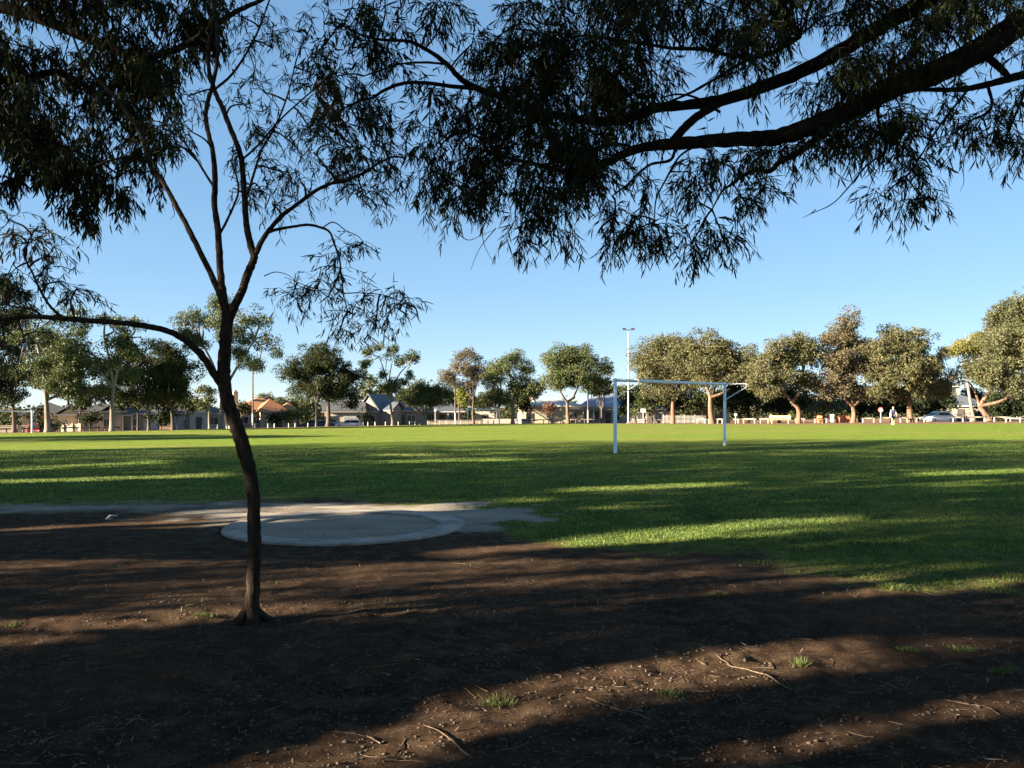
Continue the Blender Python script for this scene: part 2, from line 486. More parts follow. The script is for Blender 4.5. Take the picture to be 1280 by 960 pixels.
gx = axis_pts(-900, 900, -4.4, 4.4, .034, 1.055)
gy = axis_pts(-120, 2200, 3.1, 7.4, .032, 1.03)
GX, GY = np.meshgrid(gx, gy)
mg, ma = masks(GX, GY)
near = smooth(22, 7, GY) * smooth(12, 6, np.abs(GX))
clod = np.abs(fbm(GX * 3.1 + 7, GY * 3.1, 4, 21) - .47) * 2
lump = fbm(GX * 9, GY * 9, 3, 31) - .45
tuss = fbm(GX * 1.1, GY * 1.1, 3, 51) - .45
churn = .25 + .75 * smooth(9, 5, GY)
GZ = H(GX, GY) + near * (1 - ma) * (1 - .6 * mg) * churn * (.050 * (.45 - clod) * .8 + .034 * lump) + near * .06 * tuss
rr = np.sqrt((GX - RING_C[0]) ** 2 + (GY - RING_C[1]) ** 2)
GZ = GZ * smooth(RING_R - .1, RING_R + .35, rr) + (1 - smooth(RING_R - .1, RING_R + .35, rr)) * (.004 + .02 * lump)
GZ0 = GZ.copy()
def ground_z(x, y):                                # height of the built sheet (bilinear)
    x = np.atleast_1d(np.asarray(x, float)); y = np.atleast_1d(np.asarray(y, float))
    i = np.clip(np.searchsorted(gx, x) - 1, 0, len(gx) - 2); j = np.clip(np.searchsorted(gy, y) - 1, 0, len(gy) - 2)
    u = (x - gx[i]) / (gx[i + 1] - gx[i]); v = (y - gy[j]) / (gy[j + 1] - gy[j])
    return (GZ0[j, i] * (1 - u) + GZ0[j, i + 1] * u) * (1 - v) + (GZ0[j + 1, i] * (1 - u) + GZ0[j + 1, i + 1] * u) * v

PXG = CX + F * GX / np.maximum(GY, 15)
wid = np.interp(PXG, [0, 300, 640, 800, 1000, 1300], [3, 4, 6, 10, 14, 15])
verge = smooth(-wid - 1.5, -wid + .5, GY - edge_depth(PXG)) * (GY > 40) * 1.0
mb = MB()
nr, nc = GX.shape
idx = np.arange(nr * nc).reshape(nr, nc)
mb.add(np.stack([GX, GY, GZ], -1).reshape(-1, 3), np.stack([idx[:-1, :-1], idx[:-1, 1:], idx[1:, 1:], idx[1:, :-1]], -1).reshape(-1, 4))

m, nt, bs = new_mat('ground_mix')
def attr(n_):
    a = nd(nt, 'ShaderNodeAttribute'); a.attribute_name = n_; return a.outputs['Fac']
soil = ramp(nt, noise(nt, 5, 8, rough=.7), [(.28, (.017, .0105, .007)), (.5, (.054, .034, .021)), (.74, (.145, .096, .062))])
soil = mix(nt, ramp(nt, noise(nt, .5, 3), [(.4, (0, 0, 0)), (.65, (.6, .6, .6))]), soil, (.095, .057, .034))
speck = ramp(nt, noise(nt, 60, 2), [(.64, (0, 0, 0)), (.7, (1, 1, 1))])
soil = mix(nt, speck, soil, (.24, .18, .125))
grav0 = ramp(nt, noise(nt, 40, 5, rough=.75), [(.3, (.20, .17, .13)), (.55, (.39, .34, .27)), (.75, (.52, .465, .385))])
grav = mix(nt, ramp(nt, noise(nt, 1.4, 6, rough=.7, stretch=(.6, 1.4, 1)), [(.42, (0, 0, 0)), (.72, (.5, .5, .5))]), grav0, (.12, .09, .065))
gfine = noise(nt, 14, 6, rough=.75)
grass = ramp(nt, gfine, [(.28, (.11, .17, .024)), (.5, (.185, .28, .034)), (.74, (.265, .36, .052))])
gdry = ramp(nt, noise(nt, .16, 5, stretch=(.25, 1.5, 1)), [(.46, (0, 0, 0)), (.64, (.75, .75, .75))])
grass = mix(nt, gdry, grass, (.30, .27, .08))
thin = ramp(nt, noise(nt, 2.2, 5), [(.45, (0, 0, 0)), (.72, (.6, .6, .6))])
grass = mix(nt, thin, grass, (.10, .11, .04))
big = ramp(nt, noise(nt, .35, 5), [(.45, (0, 0, 0)), (.7, (.5, .5, .5))])
grass = mix(nt, big, grass, (.19, .18, .06))
vsoil = ramp(nt, noise(nt, .8, 5), [(.3, (.19, .115, .07)), (.7, (.30, .20, .13))])
brk = noise(nt, 3.2, 8, rough=.78)
def brkmask(a, lo=.28):
    ad = nd(nt, 'ShaderNodeMath', operation='ADD'); nt.links.new(a, ad.inputs[0]); nt.links.new(brk, ad.inputs[1])
    mr = nd(nt, 'ShaderNodeMapRange'); mr.inputs[1].default_value = .86; mr.inputs[2].default_value = 1.12
    nt.links.new(ad.outputs[0], mr.inputs[0]); return mr.outputs[0]
ga = nd(nt, 'ShaderNodeMath', operation='MULTIPLY_ADD'); nt.links.new(brk, ga.inputs[0]); ga.inputs[1].default_value = 1.3; nt.links.new(attr('gravel'), ga.inputs[2])
gm = nd(nt, 'ShaderNodeMapRange'); gm.inputs[1].default_value = .75; gm.inputs[2].default_value = 1.5; nt.links.new(ga.outputs[0], gm.inputs[0])
c = mix(nt, gm.outputs[0], soil, grav)
gs = nd(nt, 'ShaderNodeMath', operation='ADD'); nt.links.new(attr('grass'), gs.inputs[0]); nt.links.new(brk, gs.inputs[1])
gsm = nd(nt, 'ShaderNodeMapRange'); gsm.inputs[1].default_value = .78; gsm.inputs[2].default_value = 1.38; nt.links.new(gs.outputs[0], gsm.inputs[0])
c = mix(nt, gsm.outputs[0], c, grass)
c = mix(nt, attr('verge'), c, vsoil)
nt.links.new(c, bs.inputs['Base Color'])
bs.inputs['Roughness'].default_value = 1.0
bs.inputs['Specular IOR Level'].default_value = .02
bh = noise(nt, 34, 10, rough=.82)
bump(nt, bs, bh, .9, .05)
bn = bs.inputs['Normal'].links[0].from_socket
tcn = nd(nt, 'ShaderNodeTexCoord'); nz = nd(nt, 'ShaderNodeTexNoise'); nz.inputs['Scale'].default_value = 70; nz.inputs['Detail'].default_value = 1
nt.links.new(tcn.outputs['Object'], nz.inputs['Vector'])
vs1 = nd(nt, 'ShaderNodeVectorMath', operation='SUBTRACT'); vs1.inputs[1].default_value = (.5, .5, .5); nt.links.new(nz.outputs['Color'], vs1.inputs[0])
vs2 = nd(nt, 'ShaderNodeVectorMath', operation='MULTIPLY'); vs2.inputs[1].default_value = (9, 9, 0); nt.links.new(vs1.outputs[0], vs2.inputs[0])
vs3 = nd(nt, 'ShaderNodeVectorMath', operation='ADD'); vs3.inputs[1].default_value = (0, 0, .62); nt.links.new(vs2.outputs[0], vs3.inputs[0])
vs4 = nd(nt, 'ShaderNodeVectorMath', operation='NORMALIZE'); nt.links.new(vs3.outputs[0], vs4.inputs[0])
mv = nd(nt, 'ShaderNodeMix', data_type='VECTOR'); nt.links.new(brkmask(attr('grass')), mv.inputs[0]); nt.links.new(bn, mv.inputs[4]); nt.links.new(vs4.outputs[0], mv.inputs[5])
nt.links.new(mv.outputs[1], bs.inputs['Normal'])
ground = mb.build('ground', m, smooth_=True)
ground['kind'] = 'structure'
for n_, a_ in (('grass', mg), ('gravel', ma), ('verge', verge)):
    at = ground.data.attributes.new(n_, 'FLOAT', 'POINT'); at.data.foreach_set('value', a_.astype(np.float32).reshape(-1))

# road, kerb and footpath that follow the far edge of the field
def ribbon(name, d0, d1, lift, mt, th=0.0):
    pxs = np.arange(-400, 1701, 20.)
    a = []
    for d in (d0, d1):
        D = edge_depth(pxs) + d; X = (pxs - CX) / F * D
        a.append(np.stack([X, D, H(X, D) + lift], 1))
    n = len(pxs); b = MB()
    V = np.concatenate([a[0], a[1]]); q = np.arange(n - 1)
    b.add(V, np.stack([q, q + 1, q + n + 1, q + n], 1))
    if th:
        lo = a[0].copy(); lo[:, 2] -= th
        b.add(np.concatenate([lo, a[0]]), np.stack([q, q + 1, q + n + 1, q + n], 1))
    o = b.build(name, mt); o['kind'] = 'structure'; return o
ribbon('road', 8.5, 15.5, .012, M['asphalt'])
ribbon('kerb', 15.5, 15.8, .13, M['kerb'], .14)
ribbon('footpath', 15.8, 18.2, .12, M['paving'])
ribbon('verge_path', 2.2, 4.2, .01, M['paving'])

# ------------------------------------------------------------------ trees
def rand_dirs(n):
    v = rng.normal(size=(n, 3)); return unit(v)

def in_ell(P, ells):
    ok = np.zeros(len(P), bool)
    for c_, r_ in ells:
        ok |= (((P - c_) / r_) ** 2).sum(1) < 1
    return ok

def crown_leaves(mbuf, clumps, n_per, L, Wd, keep=None, droop=.5, shell=.55):
    Ps = []; 
    for c_, r_ in clumps:
        n = int(n_per * .95 * rng.uniform(.7, 1.3) * (r_[0] * r_[2] + .15))
        d = rand_dirs(n) * (.35 + .65 * rng.random((n, 1)) ** .5) * (1 + .22 * np.abs(rng.normal(size=(n, 1))))
        d[:, 2] -= .45 * rng.random(n) ** 3 * (d[:, 2] < .2)
        Ps.append(c_ + d * r_)
    P = np.concatenate(Ps)
    if keep is not None:
        P = P[keep(P)]
    n = len(P)
    ax = unit(rand_dirs(n) + np.array([0, 0, -droop])); sd = unit(np.cross(ax, rand_dirs(n)))
    s = rng.uniform(.6, 1.35, n)
    mbuf.leaves4(P, ax, sd, L * s, Wd * s)
    return P

def limb(mbuf, a, b, r0, r1, sides=5, bend=.12, lift=.15):
    d = b - a; L = np.linalg.norm(d)
    m1 = a + d * .35 + np.array([0, 0, lift * L]) + rng.normal(size=3) * L * bend
    m2 = a + d * .7 + np.array([0, 0, lift * L * .6]) + rng.normal(size=3) * L * bend
    P = catmull([a, m1, m2, b], 3)
    mbuf.tubes(P, np.linspace(r0, r1, len(P)), sides)

def make_clumps(ells, cr, dens, shellbias=.5, gaps=0.0):
    out = []
    for c_, r_ in ells:                            # each mass is a set of boughs, each bough a cap of leaf clumps over shade
        vol = r_[0] * r_[1] * r_[2] / cr ** 3
        n = max(6, int(dens * vol ** .75 * 8.0))
        nb = int(np.clip(n / 5, 3, 24))
        bd = rand_dirs(nb); bd[:, 2] = np.abs(bd[:, 2]) * .9 - .25
        bc = c_ + unit(bd) * r_ * rng.uniform(.3, .92, (nb, 1))
        brr = np.minimum(r_.min() * rng.uniform(.42, .74, nb), cr * 2.8)
        for k in range(n):
            if rng.random() < gaps: continue
            i = rng.integers(nb)
            d = rand_dirs(1)[0]; d[2] = d[2] * .75 + .15
            q = bc[i] + d * brr[i] * rng.random() ** .4
            s = cr * (.34 + .6 * rng.random() ** 1.5)
            out.append((q, np.array([s * rng.uniform(.9, 1.3), s * rng.uniform(.9, 1.3), s * rng.uniform(.6, .95)])))
    return out

def tree(name, label, trunk, r0, ells, leafm, barkm, cr=.95, dens=1.0, n_per=170, L=.25, Wd=.12, keep=None, gaps=0.0, cat='tree', group=None, limbs=9, stems=None, extra=None, droop=.5, flare=1.35):
    trunk = np.asarray(trunk, float)
    root = thing(name, label, cat, tuple(trunk[0]), 0, group, local=False)
    T = catmull(trunk, 5)
    R = np.linspace(r0, r0 * .6, len(T)); R[0] *= flare; R[1] *= 1.1
    T[0, 2] -= .12
    b = MB().tubes(T, R, 8)
    clumps = make_clumps(ells, cr, dens, gaps=gaps)
    fork = trunk[-1]
    for st in (stems or []):
        S = catmull(np.asarray(st, float), 4); b.tubes(S, np.linspace(r0 * .6, r0 * .28, len(S)), 6)
    ends = [fork] + [np.asarray(s_[-1], float) for s_ in (stems or [])]
    if clumps:
        order = rng.permutation(len(clumps))[:limbs]
        for k in order:
            q = clumps[k][0]
            e = min(ends, key=lambda p: np.linalg.norm(p - q))
            limb(b, e, q, r0 * .42, r0 * .09)
    b.build('trunk', barkm, root, True)
    lf = MB()
    crown_leaves(lf, clumps, n_per, L, Wd, keep, droop)
    if extra is not None: extra(lf)
    lf.build('crown', leafm, root)
    return root

def far_tree(name, label, base, D, fork, w, ellpx, leafm, barkm, stems=None, mid=None, thick=.8, bridge=True, **kw):
    s = D / F
    X = (base - CX) * s
    b0 = np.array([X, D, float(H(X, D))])
    tr = [b0] + [pp(x, y, D) for x, y in (mid or [])] + [pp(*fork, D)]
    if len(tr) == 2: tr.insert(1, .5 * (tr[0] + tr[1]) + np.array([rng.normal() * .08, 0, 0]))
    ells = []
    for (x, y, rx, ry) in ellpx:
        off = rng.uniform(-.25, .25) * rx * s; rx *= 1.14; ry *= 1.1
        ells.append((pp(x, y, D) + np.array([0, off, 0]), np.array([rx * s, max(rx, ry) * s * thick, ry * s])))
    br_ = []
    for i in range(len(ells)):
        for j in range(i + 1, len(ells)):
            (c1, r1), (c2, r2) = ells[i], ells[j]
            dd = np.linalg.norm((c1 - c2)[[0, 2]])
            if bridge and dd < 1.25 * (max(r1[0], r1[2]) + max(r2[0], r2[2])):
                t_ = rng.uniform(.35, .65)
                br_.append((c1 * (1 - t_) + c2 * t_ + rng.normal(size=3) * .25, (r1 + r2) * .5 * rng.uniform(.5, .75)))
    if len(br_) > 5: br_ = [br_[q] for q in rng.permutation(len(br_))[:5]]
    ells += br_
    st = None
    if stems:
        st = [[tr[-1]] + [pp(x, y, D + rng.uniform(-.6, .6)) for x, y in poly] for poly in stems]
    return tree(name, label, tr, w * s / 2, ells, leafm, barkm, stems=st, **kw)

G = 'gum trees along the far side of the field'
# --- right-hand row, lit by the low sun
far_tree('gum_tree', 'broad olive gum behind the light pole, left of the near goal crossbar', 841, 112, (841, 495), 6,
         [(815, 455, 26, 30), (842, 440, 30, 22), (850, 475, 36, 26), (822, 490, 20, 18), (805, 462, 16, 22)], M['leaf_olive'], M['bark_orange'],
         stems=[[(832, 478), (826, 462)], [(850, 482), (860, 465)]], group=G, n_per=210, cr=1.0)
far_tree('gum_tree', 'tall olive gum with pale forked trunk behind the right goal post', 890, 106, (888, 497), 8,
         [(885, 442, 30, 25), (912, 450, 22, 24), (868, 452, 26, 26), (895, 472, 34, 20), (922, 470, 14, 26)], M['leaf_olive'], M['bark_orange'],
         stems=[[(882, 480), (876, 462)], [(896, 478), (906, 460)], [(902, 492), (912, 486)]], group=G, n_per=210, cr=1.0)
far_tree('gum_tree', 'spreading gum with a trunk that leans left, tan seat beside it', 998, 99, (990, 503), 6.5,
         [(990, 437, 30, 20), (955, 455, 22, 17), (942, 480, 11, 24), (975, 470, 28, 16), (1010, 450, 14, 20), (960, 495, 14, 15), (1005, 478, 16, 16)], M['leaf_olive'], M['bark_orange'],
         mid=[(998, 512)], stems=[[(978, 488), (966, 476)], [(1000, 488), (1004, 465)]], group=G, n_per=200)
far_tree('gum_tree', 'tall russet gum peaking above its neighbours, orange barrier at its foot', 1066, 99, (1066, 508), 7,
         [(1056, 420, 20, 24), (1040, 450, 28, 28), (1070, 462, 32, 32), (1030, 482, 20, 22), (1080, 490, 20, 18), (1050, 490, 24, 16)], M['leaf_russet'], M['bark_orange'],
         stems=[[(1056, 498), (1046, 480)], [(1078, 498), (1088, 484)], [(1064, 480), (1058, 440)]], group=G, n_per=210)
far_tree('gum_tree', 'round olive gum with an orange lit trunk, just left of the white car', 1138, 98, (1138, 490), 8,
         [(1130, 430, 32, 24), (1100, 440, 18, 24), (1155, 460, 28, 28), (1120, 470, 36, 30), (1165, 485, 22, 20), (1095, 490, 16, 20), (1140, 495, 28, 10)], M['leaf_olive'], M['bark_orange'],
         stems=[[(1122, 482), (1112, 468)], [(1142, 475), (1146, 455)], [(1155, 490), (1164, 480)]], group=G, n_per=210)
far_tree('gum_tree', 'golden green gum crown behind, between the round olive gum and the tallest right gum', 1218, 112, (1208, 470), 5,
         [(1205, 434, 22, 13), (1225, 428, 14, 12), (1230, 455, 20, 16), (1185, 438, 12, 10)], M['leaf_gold'], M['bark_pale'], group=G, n_per=190)
far_tree('gum_tree', 'largest gum at the right edge, its leaning trunk behind the rails', 1237, 97, (1224, 508), 9,
         [(1270, 395, 30, 26), (1255, 430, 34, 28), (1290, 440, 40, 45), (1240, 470, 38, 24), (1270, 480, 36, 22), (1215, 470, 18, 16), (1310, 410, 40, 40)], M['leaf_sage'], M['bark_orange'],
         mid=[(1232, 518)], stems=[[(1236, 490), (1250, 465)], [(1255, 500), (1285, 478)]], group=G, n_per=220)
# --- centre
far_tree('gum_tree', 'wide dark green gum with forked trunk before the cream verandah house', 710, 130, (709, 503), 5.5,
         [(722, 446, 24, 14), (745, 462, 18, 20), (698, 452, 20, 17), (712, 474, 30, 18), (752, 478, 12, 12), (688, 480, 18, 16), (735, 484, 20, 10)], M['leaf_green'], M['bark_orange'],
         stems=[[(701, 490), (696, 472)], [(718, 494), (728, 470)]], group=G, n_per=170)
far_tree('gum_tree', 'airy gum with pale slanting stems just right of the far goal', 641, 136, (641, 510), 5,
         [(640, 445, 10, 9), (632, 462, 20, 18), (655, 462, 14, 16), (618, 478, 16, 22), (648, 488, 20, 16), (625, 500, 16, 12), (662, 485, 12, 14)], M['leaf_green'], M['bark_pale'],
         stems=[[(632, 498), (626, 488)], [(645, 490), (652, 475)], [(640, 495), (638, 470)]], group=G, n_per=150, gaps=.12)
far_tree('gum_tree', 'brownish gum on a dark straight trunk behind the far goal', 592, 141, (592, 500), 3.5,
         [(585, 448, 18, 10), (572, 466, 20, 14), (598, 468, 13, 20), (578, 482, 14, 10), (556, 475, 9, 9)], M['leaf_russet'], M['bark_brown'], group=G, n_per=150, gaps=.1)
far_tree('street_tree', 'bushy yellow green tree with grey stems splayed from the ground', 528, 133, (528, 518), 7,
         [(525, 488, 20, 13), (545, 492, 18, 12), (508, 498, 13, 14), (530, 502, 26, 11)], M['leaf_green'], M['bark_pale'],
         stems=[[(516, 508), (508, 498)], [(540, 508), (550, 500)], [(528, 505), (528, 490)]], n_per=170, cr=.8, group=G)
far_tree('gum_tree', 'slender gum with a leaning white trunk and separate leaf puffs', 491, 129, (487, 500), 4,
         [(461, 441, 9, 8), (475, 436, 8, 8), (492, 446, 9, 10), (513, 448, 12, 10), (458, 456, 10, 7), (453, 466, 5, 6), (483, 470, 8, 8), (488, 486, 13, 12), (516, 468, 6, 5), (500, 478, 10, 8)], M['leaf_green'], M['bark_pale'],
         mid=[(490, 518)], stems=[[(482, 470), (474, 446)], [(498, 470), (511, 455)], [(486, 480), (490, 452)]], group=G, n_per=150, cr=.75)
far_tree('street_tree', 'dense dark round tree over the parked cars', 410, 124, (410, 500), 6,
         [(402, 455, 32, 24), (425, 475, 26, 24), (376, 470, 24, 22), (392, 490, 34, 16), (428, 495, 22, 14), (438, 505, 12, 8)], M['leaf_deep'], M['bark_brown'], group=G, n_per=190, cr=.95)
far_tree('street_tree', 'thin pale stemmed sapling in front of the parked cars', 395, 120, (395, 505), 3.0,
         [(394, 492, 10, 8), (398, 480, 8, 8)], M['leaf_deep'], M['bark_pale'], group=G, n_per=120, cr=.7)
far_tree('gum_tree', 'large open gum behind the young tree, sky showing through its crown', 278, 108, (278, 490), 7,
         [(278, 385, 20, 14), (240, 402, 22, 15), (318, 402, 20, 16), (285, 425, 22, 14), (330, 430, 14, 14), (245, 432, 20, 14), (268, 408, 18, 14), (310, 458, 22, 12), (345, 442, 9, 10), (300, 440, 16, 12), (228, 418, 13, 10)], M['leaf_green'], M['bark_pale'],
         stems=[[(266, 455), (252, 428)], [(284, 450), (280, 405)], [(296, 460), (318, 425)]], group=G, n_per=150, gaps=.12, limbs=16)
far_tree('street_tree', 'low leafy branch tree beside the white gabled garage', 262, 112, (262, 508), 3.5,
         [(258, 488, 12, 8), (252, 512, 8, 8), (266, 500, 10, 7)], M['leaf_green'], M['bark_pale'], group=G, n_per=120, cr=.7)
far_tree('street_tree', 'narrow dark tree left of the large open gum', 216, 102, (214, 510), 5,
         [(212, 445, 16, 20), (200, 470, 22, 24), (225, 470, 20, 26), (212, 492, 26, 18), (192, 500, 14, 14)], M['leaf_deep'], M['bark_brown'], group=G, n_per=190, cr=.9)
far_tree('street_tree', 'dark forked tree in front of the taupe garage wall', 186, 100, (186, 515), 4.5,
         [(180, 470, 16, 14), (170, 492, 16, 14), (192, 496, 14, 12)], M['leaf_deep'], M['bark_brown'], stems=[[(176, 504), (170, 492)], [(194, 503), (200, 492)]], group=G, n_per=170, cr=.85)
far_tree('gum_tree', 'tall grey trunked gum before the gabled house, second from the left edge', 140, 97, (142, 485), 6.5,
         [(125, 400, 12, 14), (162, 405, 18, 14), (150, 430, 20, 13), (172, 438, 16, 14), (135, 455, 18, 13), (112, 470, 14, 16), (160, 470, 16, 14), (122, 490, 20, 10)], M['leaf_green'], M['bark_pale'],
         stems=[[(138, 455), (130, 420)], [(150, 455), (160, 425)]], group=G, n_per=160, gaps=.1, limbs=14)
far_tree('gum_tree', 'stout pale trunked gum nearest the left goal', 60, 95, (58, 500), 8,
         [(82, 402, 24, 16), (45, 420, 22, 20), (95, 425, 20, 18), (70, 450, 30, 20), (100, 460, 20, 18), (40, 460, 18, 18), (65, 485, 26, 14), (90, 490, 16, 12)], M['leaf_green'], M['bark_pale'],
         stems=[[(54, 465), (46, 430)], [(66, 460), (80, 425)], [(70, 495), (84, 488)]], group=G, n_per=170, gaps=.05, limbs=14)
far_tree('street_tree', 'dark bulky tree above the left goal at the picture edge', 18, 99, (16, 505), 6,
         [(10, 370, 26, 22), (-10, 410, 34, 30), (22, 420, 20, 18), (12, 465, 28, 22), (-15, 480, 30, 28), (20, 495, 22, 14)], M['leaf_deep'], M['bark_brown'], group=G, n_per=200, cr=1.0)

# background trees, hedges and shrubs behind the street
GB = 'trees and hedges behind the street'
for (nm, lb, bx, Dd, fk, w, el, lm, bm) in [
    ('garden_tree', 'yellow green garden tree glowing behind the far goal', 574, 150, (574, 512), 3, [(574, 500, 10, 13), (582, 490, 8, 9)], 'leaf_lime', 'bark_brown'),
    ('garden_tree', 'light green garden tree left of the parked cars', 372, 134, (372, 525), 3, [(366, 520, 11, 8), (378, 516, 8, 8), (358, 526, 7, 6)], 'leaf_lime', 'bark_brown'),
    ('garden_tree', 'small red leaved street tree before the cream shop wall', 690, 133, (690, 520), 2, [(690, 512, 8, 7), (685, 507, 5, 4)], 'leaf_redshrub', 'bark_brown'),
    ('garden_tree', 'background tree filling the gap between slender gum and grey gable roof', 470, 160, (470, 512), 4, [(462, 482, 12, 9), (478, 492, 14, 12), (452, 495, 10, 10)], 'leaf_green', 'bark_brown'),
    ('garden_tree', 'dark garden tree behind the timber verandah house', 560, 158, (560, 515), 4, [(552, 502, 20, 12), (600, 505, 18, 12), (572, 498, 12, 9)], 'leaf_deep', 'bark_brown'),
    ('garden_tree', 'dark tree behind the far goal and the grey fence', 622, 156, (622, 515), 4, [(618, 500, 20, 12), (640, 505, 18, 10), (660, 495, 14, 12)], 'leaf_deep', 'bark_brown'),
    ('garden_tree', 'green tree behind the blue roof right of the near goal post', 775, 165, (775, 515), 4, [(772, 495, 16, 8), (790, 490, 14, 12), (762, 488, 10, 8)], 'leaf_green', 'bark_brown'),
    ('garden_tree', 'leafy garden shrub beside the light pole base', 806, 128, (806, 522), 2, [(800, 514, 8, 6), (812, 508, 10, 8)], 'leaf_green', 'bark_brown'),
    ('garden_tree', 'dark tree filling behind the broad olive gum', 835, 128, (835, 515), 4, [(815, 498, 18, 16), (845, 500, 26, 16), (858, 515, 16, 9)], 'leaf_deep', 'bark_brown'),
    ('garden_tree', 'dark dense tree right of the near goal, behind the rails', 935, 118, (935, 515), 5, [(928, 470, 16, 30), (938, 500, 24, 24), (915, 508, 22, 18), (920, 450, 14, 16)], 'leaf_dark', 'bark_brown'),
    ('garden_tree', 'dark dense tree behind the leaning gum trunk', 975, 118, (975, 515), 5, [(968, 508, 22, 16), (985, 500, 22, 18), (1005, 508, 20, 16)], 'leaf_dark', 'bark_brown'),
    ('garden_tree', 'grey green shrub behind the orange barrier', 1030, 114, (1030, 520), 3, [(1025, 514, 14, 10), (1040, 508, 14, 10)], 'leaf_sage', 'bark_brown'),
    ('garden_tree', 'dark tree behind the russet gum trunk', 1075, 120, (1075, 515), 5, [(1050, 505, 20, 16), (1082, 508, 22, 16), (1100, 500, 16, 16)], 'leaf_dark', 'bark_brown'),
    ('garden_tree', 'dark tree behind the walking person', 1115, 122, (1115, 515), 5, [(1118, 508, 20, 18), (1142, 508, 24, 18), (1105, 495, 14, 12)], 'leaf_dark', 'bark_brown'),
    ('garden_tree', 'dark tree between the white car and the slate roof', 1165, 122, (1165, 515), 5, [(1165, 503, 20, 20), (1178, 490, 12, 20), (1160, 520, 18, 6)], 'leaf_dark', 'bark_brown'),
    ('garden_tree', 'dark tree behind the slate roof at right', 1240, 135, (1240, 515), 5, [(1225, 498, 20, 14), (1255, 505, 24, 16), (1285, 505, 24, 18), (1230, 520, 26, 8)], 'leaf_dark', 'bark_brown'),
    ('garden_tree', 'dark hedge tree behind the gabled house at far left', 110, 128, (110, 520), 4, [(90, 495, 22, 12), (120, 492, 22, 14), (150, 498, 22, 12)], 'leaf_deep', 'bark_brown'),
    ('garden_tree', 'dark shrub by the stout pale trunk at far left', 75, 103, (75, 530), 2, [(70, 530, 9, 8), (46, 520, 9, 14)], 'leaf_dark', 'bark_brown'),
    ('garden_tree', 'dark tree behind the picket fence', 880, 128, (880, 515), 4, [(878, 500, 26, 16), (905, 500, 18, 18)], 'leaf_deep', 'bark_brown'),
    ('garden_tree', 'background tree behind the orange roof', 345, 160, (345, 515), 4, [(350, 505, 14, 12), (330, 500, 12, 8), (380, 505, 18, 14)], 'leaf_green', 'bark_brown'),
    ('garden_tree', 'background tree right of the slender gum', 505, 158, (505, 515), 4, [(500, 508, 18, 14), (520, 500, 16, 14)], 'leaf_deep', 'bark_brown'),
    ('garden_tree', 'dark shrub at the foot of the taupe house', 112, 108, (112, 532), 2, [(108, 524, 9, 7), (118, 518, 8, 8)], 'leaf_deep', 'bark_brown'),
    ('garden_tree', 'dark shrub hiding the pale pillared house', 200, 112, (200, 530), 2, [(196, 522, 9, 10), (206, 518, 10, 12)], 'leaf_dark', 'bark_brown'),
    ('garden_tree', 'dark shrub before the orange roofed house', 343, 130, (343, 530), 2, [(340, 525, 8, 5), (352, 522, 7, 6)], 'leaf_deep', 'bark_brown'),
    ('garden_tree', 'round dark shrub before the steep grey gable', 460, 138, (460, 528), 2, [(458, 521, 7, 7)], 'leaf_dark', 'bark_brown'),
    ('garden_tree', 'tall dark tree closing the gap right of the slate roof', 1262, 122, (1262, 515), 5, [(1240, 505, 18, 12), (1262, 500, 20, 18), (1285, 508, 20, 16), (1250, 518, 22, 7)], 'leaf_dark', 'bark_brown'),
    ('garden_tree', 'dark tree between the blue roof and the floodlight pole', 795, 134, (795, 518), 3, [(790, 508, 10, 12), (800, 498, 12, 12), (780, 514, 8, 8)], 'leaf_deep', 'bark_brown'),
    ('garden_tree', 'dark tree left of the cream house', 662, 141, (662, 515), 3, [(660, 503, 12, 12), (668, 490, 12, 12), (648, 508, 12, 10)], 'leaf_deep', 'bark_brown'),
    ('garden_tree', 'dark tree beside the verandah of the cream house', 752, 136, (752, 512), 3, [(750, 490, 12, 9), (742, 482, 12, 9), (760, 480, 9, 8)], 'leaf_deep', 'bark_brown'),
    ('garden_tree', 'big dark background tree behind the stout pale trunked gum', 85, 124, (85, 490), 5, [(60, 440, 24, 20), (95, 450, 24, 22), (75, 475, 30, 18), (40, 478, 20, 18)], 'leaf_deep', 'bark_brown'),
    ('garden_tree', 'big dark background tree between the grey trunked gum and the narrow dark tree', 165, 122, (165, 490), 5, [(158, 445, 20, 18), (180, 460, 20, 20), (150, 478, 24, 16), (125, 462, 16, 14)], 'leaf_deep', 'bark_brown'),
    ('garden_tree', 'low dark tree over the roof of the cream gabled house', 98, 113, (100, 515), 3, [(94, 505, 15, 8), (116, 502, 14, 9)], 'leaf_deep', 'bark_brown'),
    ('garden_tree', 'low dark tree over the roof of the pale pillared house', 172, 113, (172, 515), 3, [(165, 503, 16, 8), (188, 506, 14, 9), (150, 506, 10, 7)], 'leaf_deep', 'bark_brown'),
    ('garden_tree', 'low dark tree before the white gabled garage', 232, 117, (232, 518), 3, [(228, 508, 12, 9), (245, 504, 10, 8)], 'leaf_deep', 'bark_brown'),
    ('garden_tree', 'low dark tree at the left end of the orange roof', 300, 124, (302, 518), 3, [(300, 508, 10, 9), (310, 514, 9, 7)], 'leaf_deep', 'bark_brown'),
    ('garden_tree', 'background tree behind the white gabled garage', 235, 140, (235, 520), 4, [(235, 508, 22, 14), (205, 510, 18, 14)], 'leaf_deep', 'bark_brown'),
]:
    far_tree(nm, lb, bx, Dd, fk, w, el, M[lm], M[bm], group=GB, n_per=62, cr=.95, limbs=5, L=.40, Wd=.2)

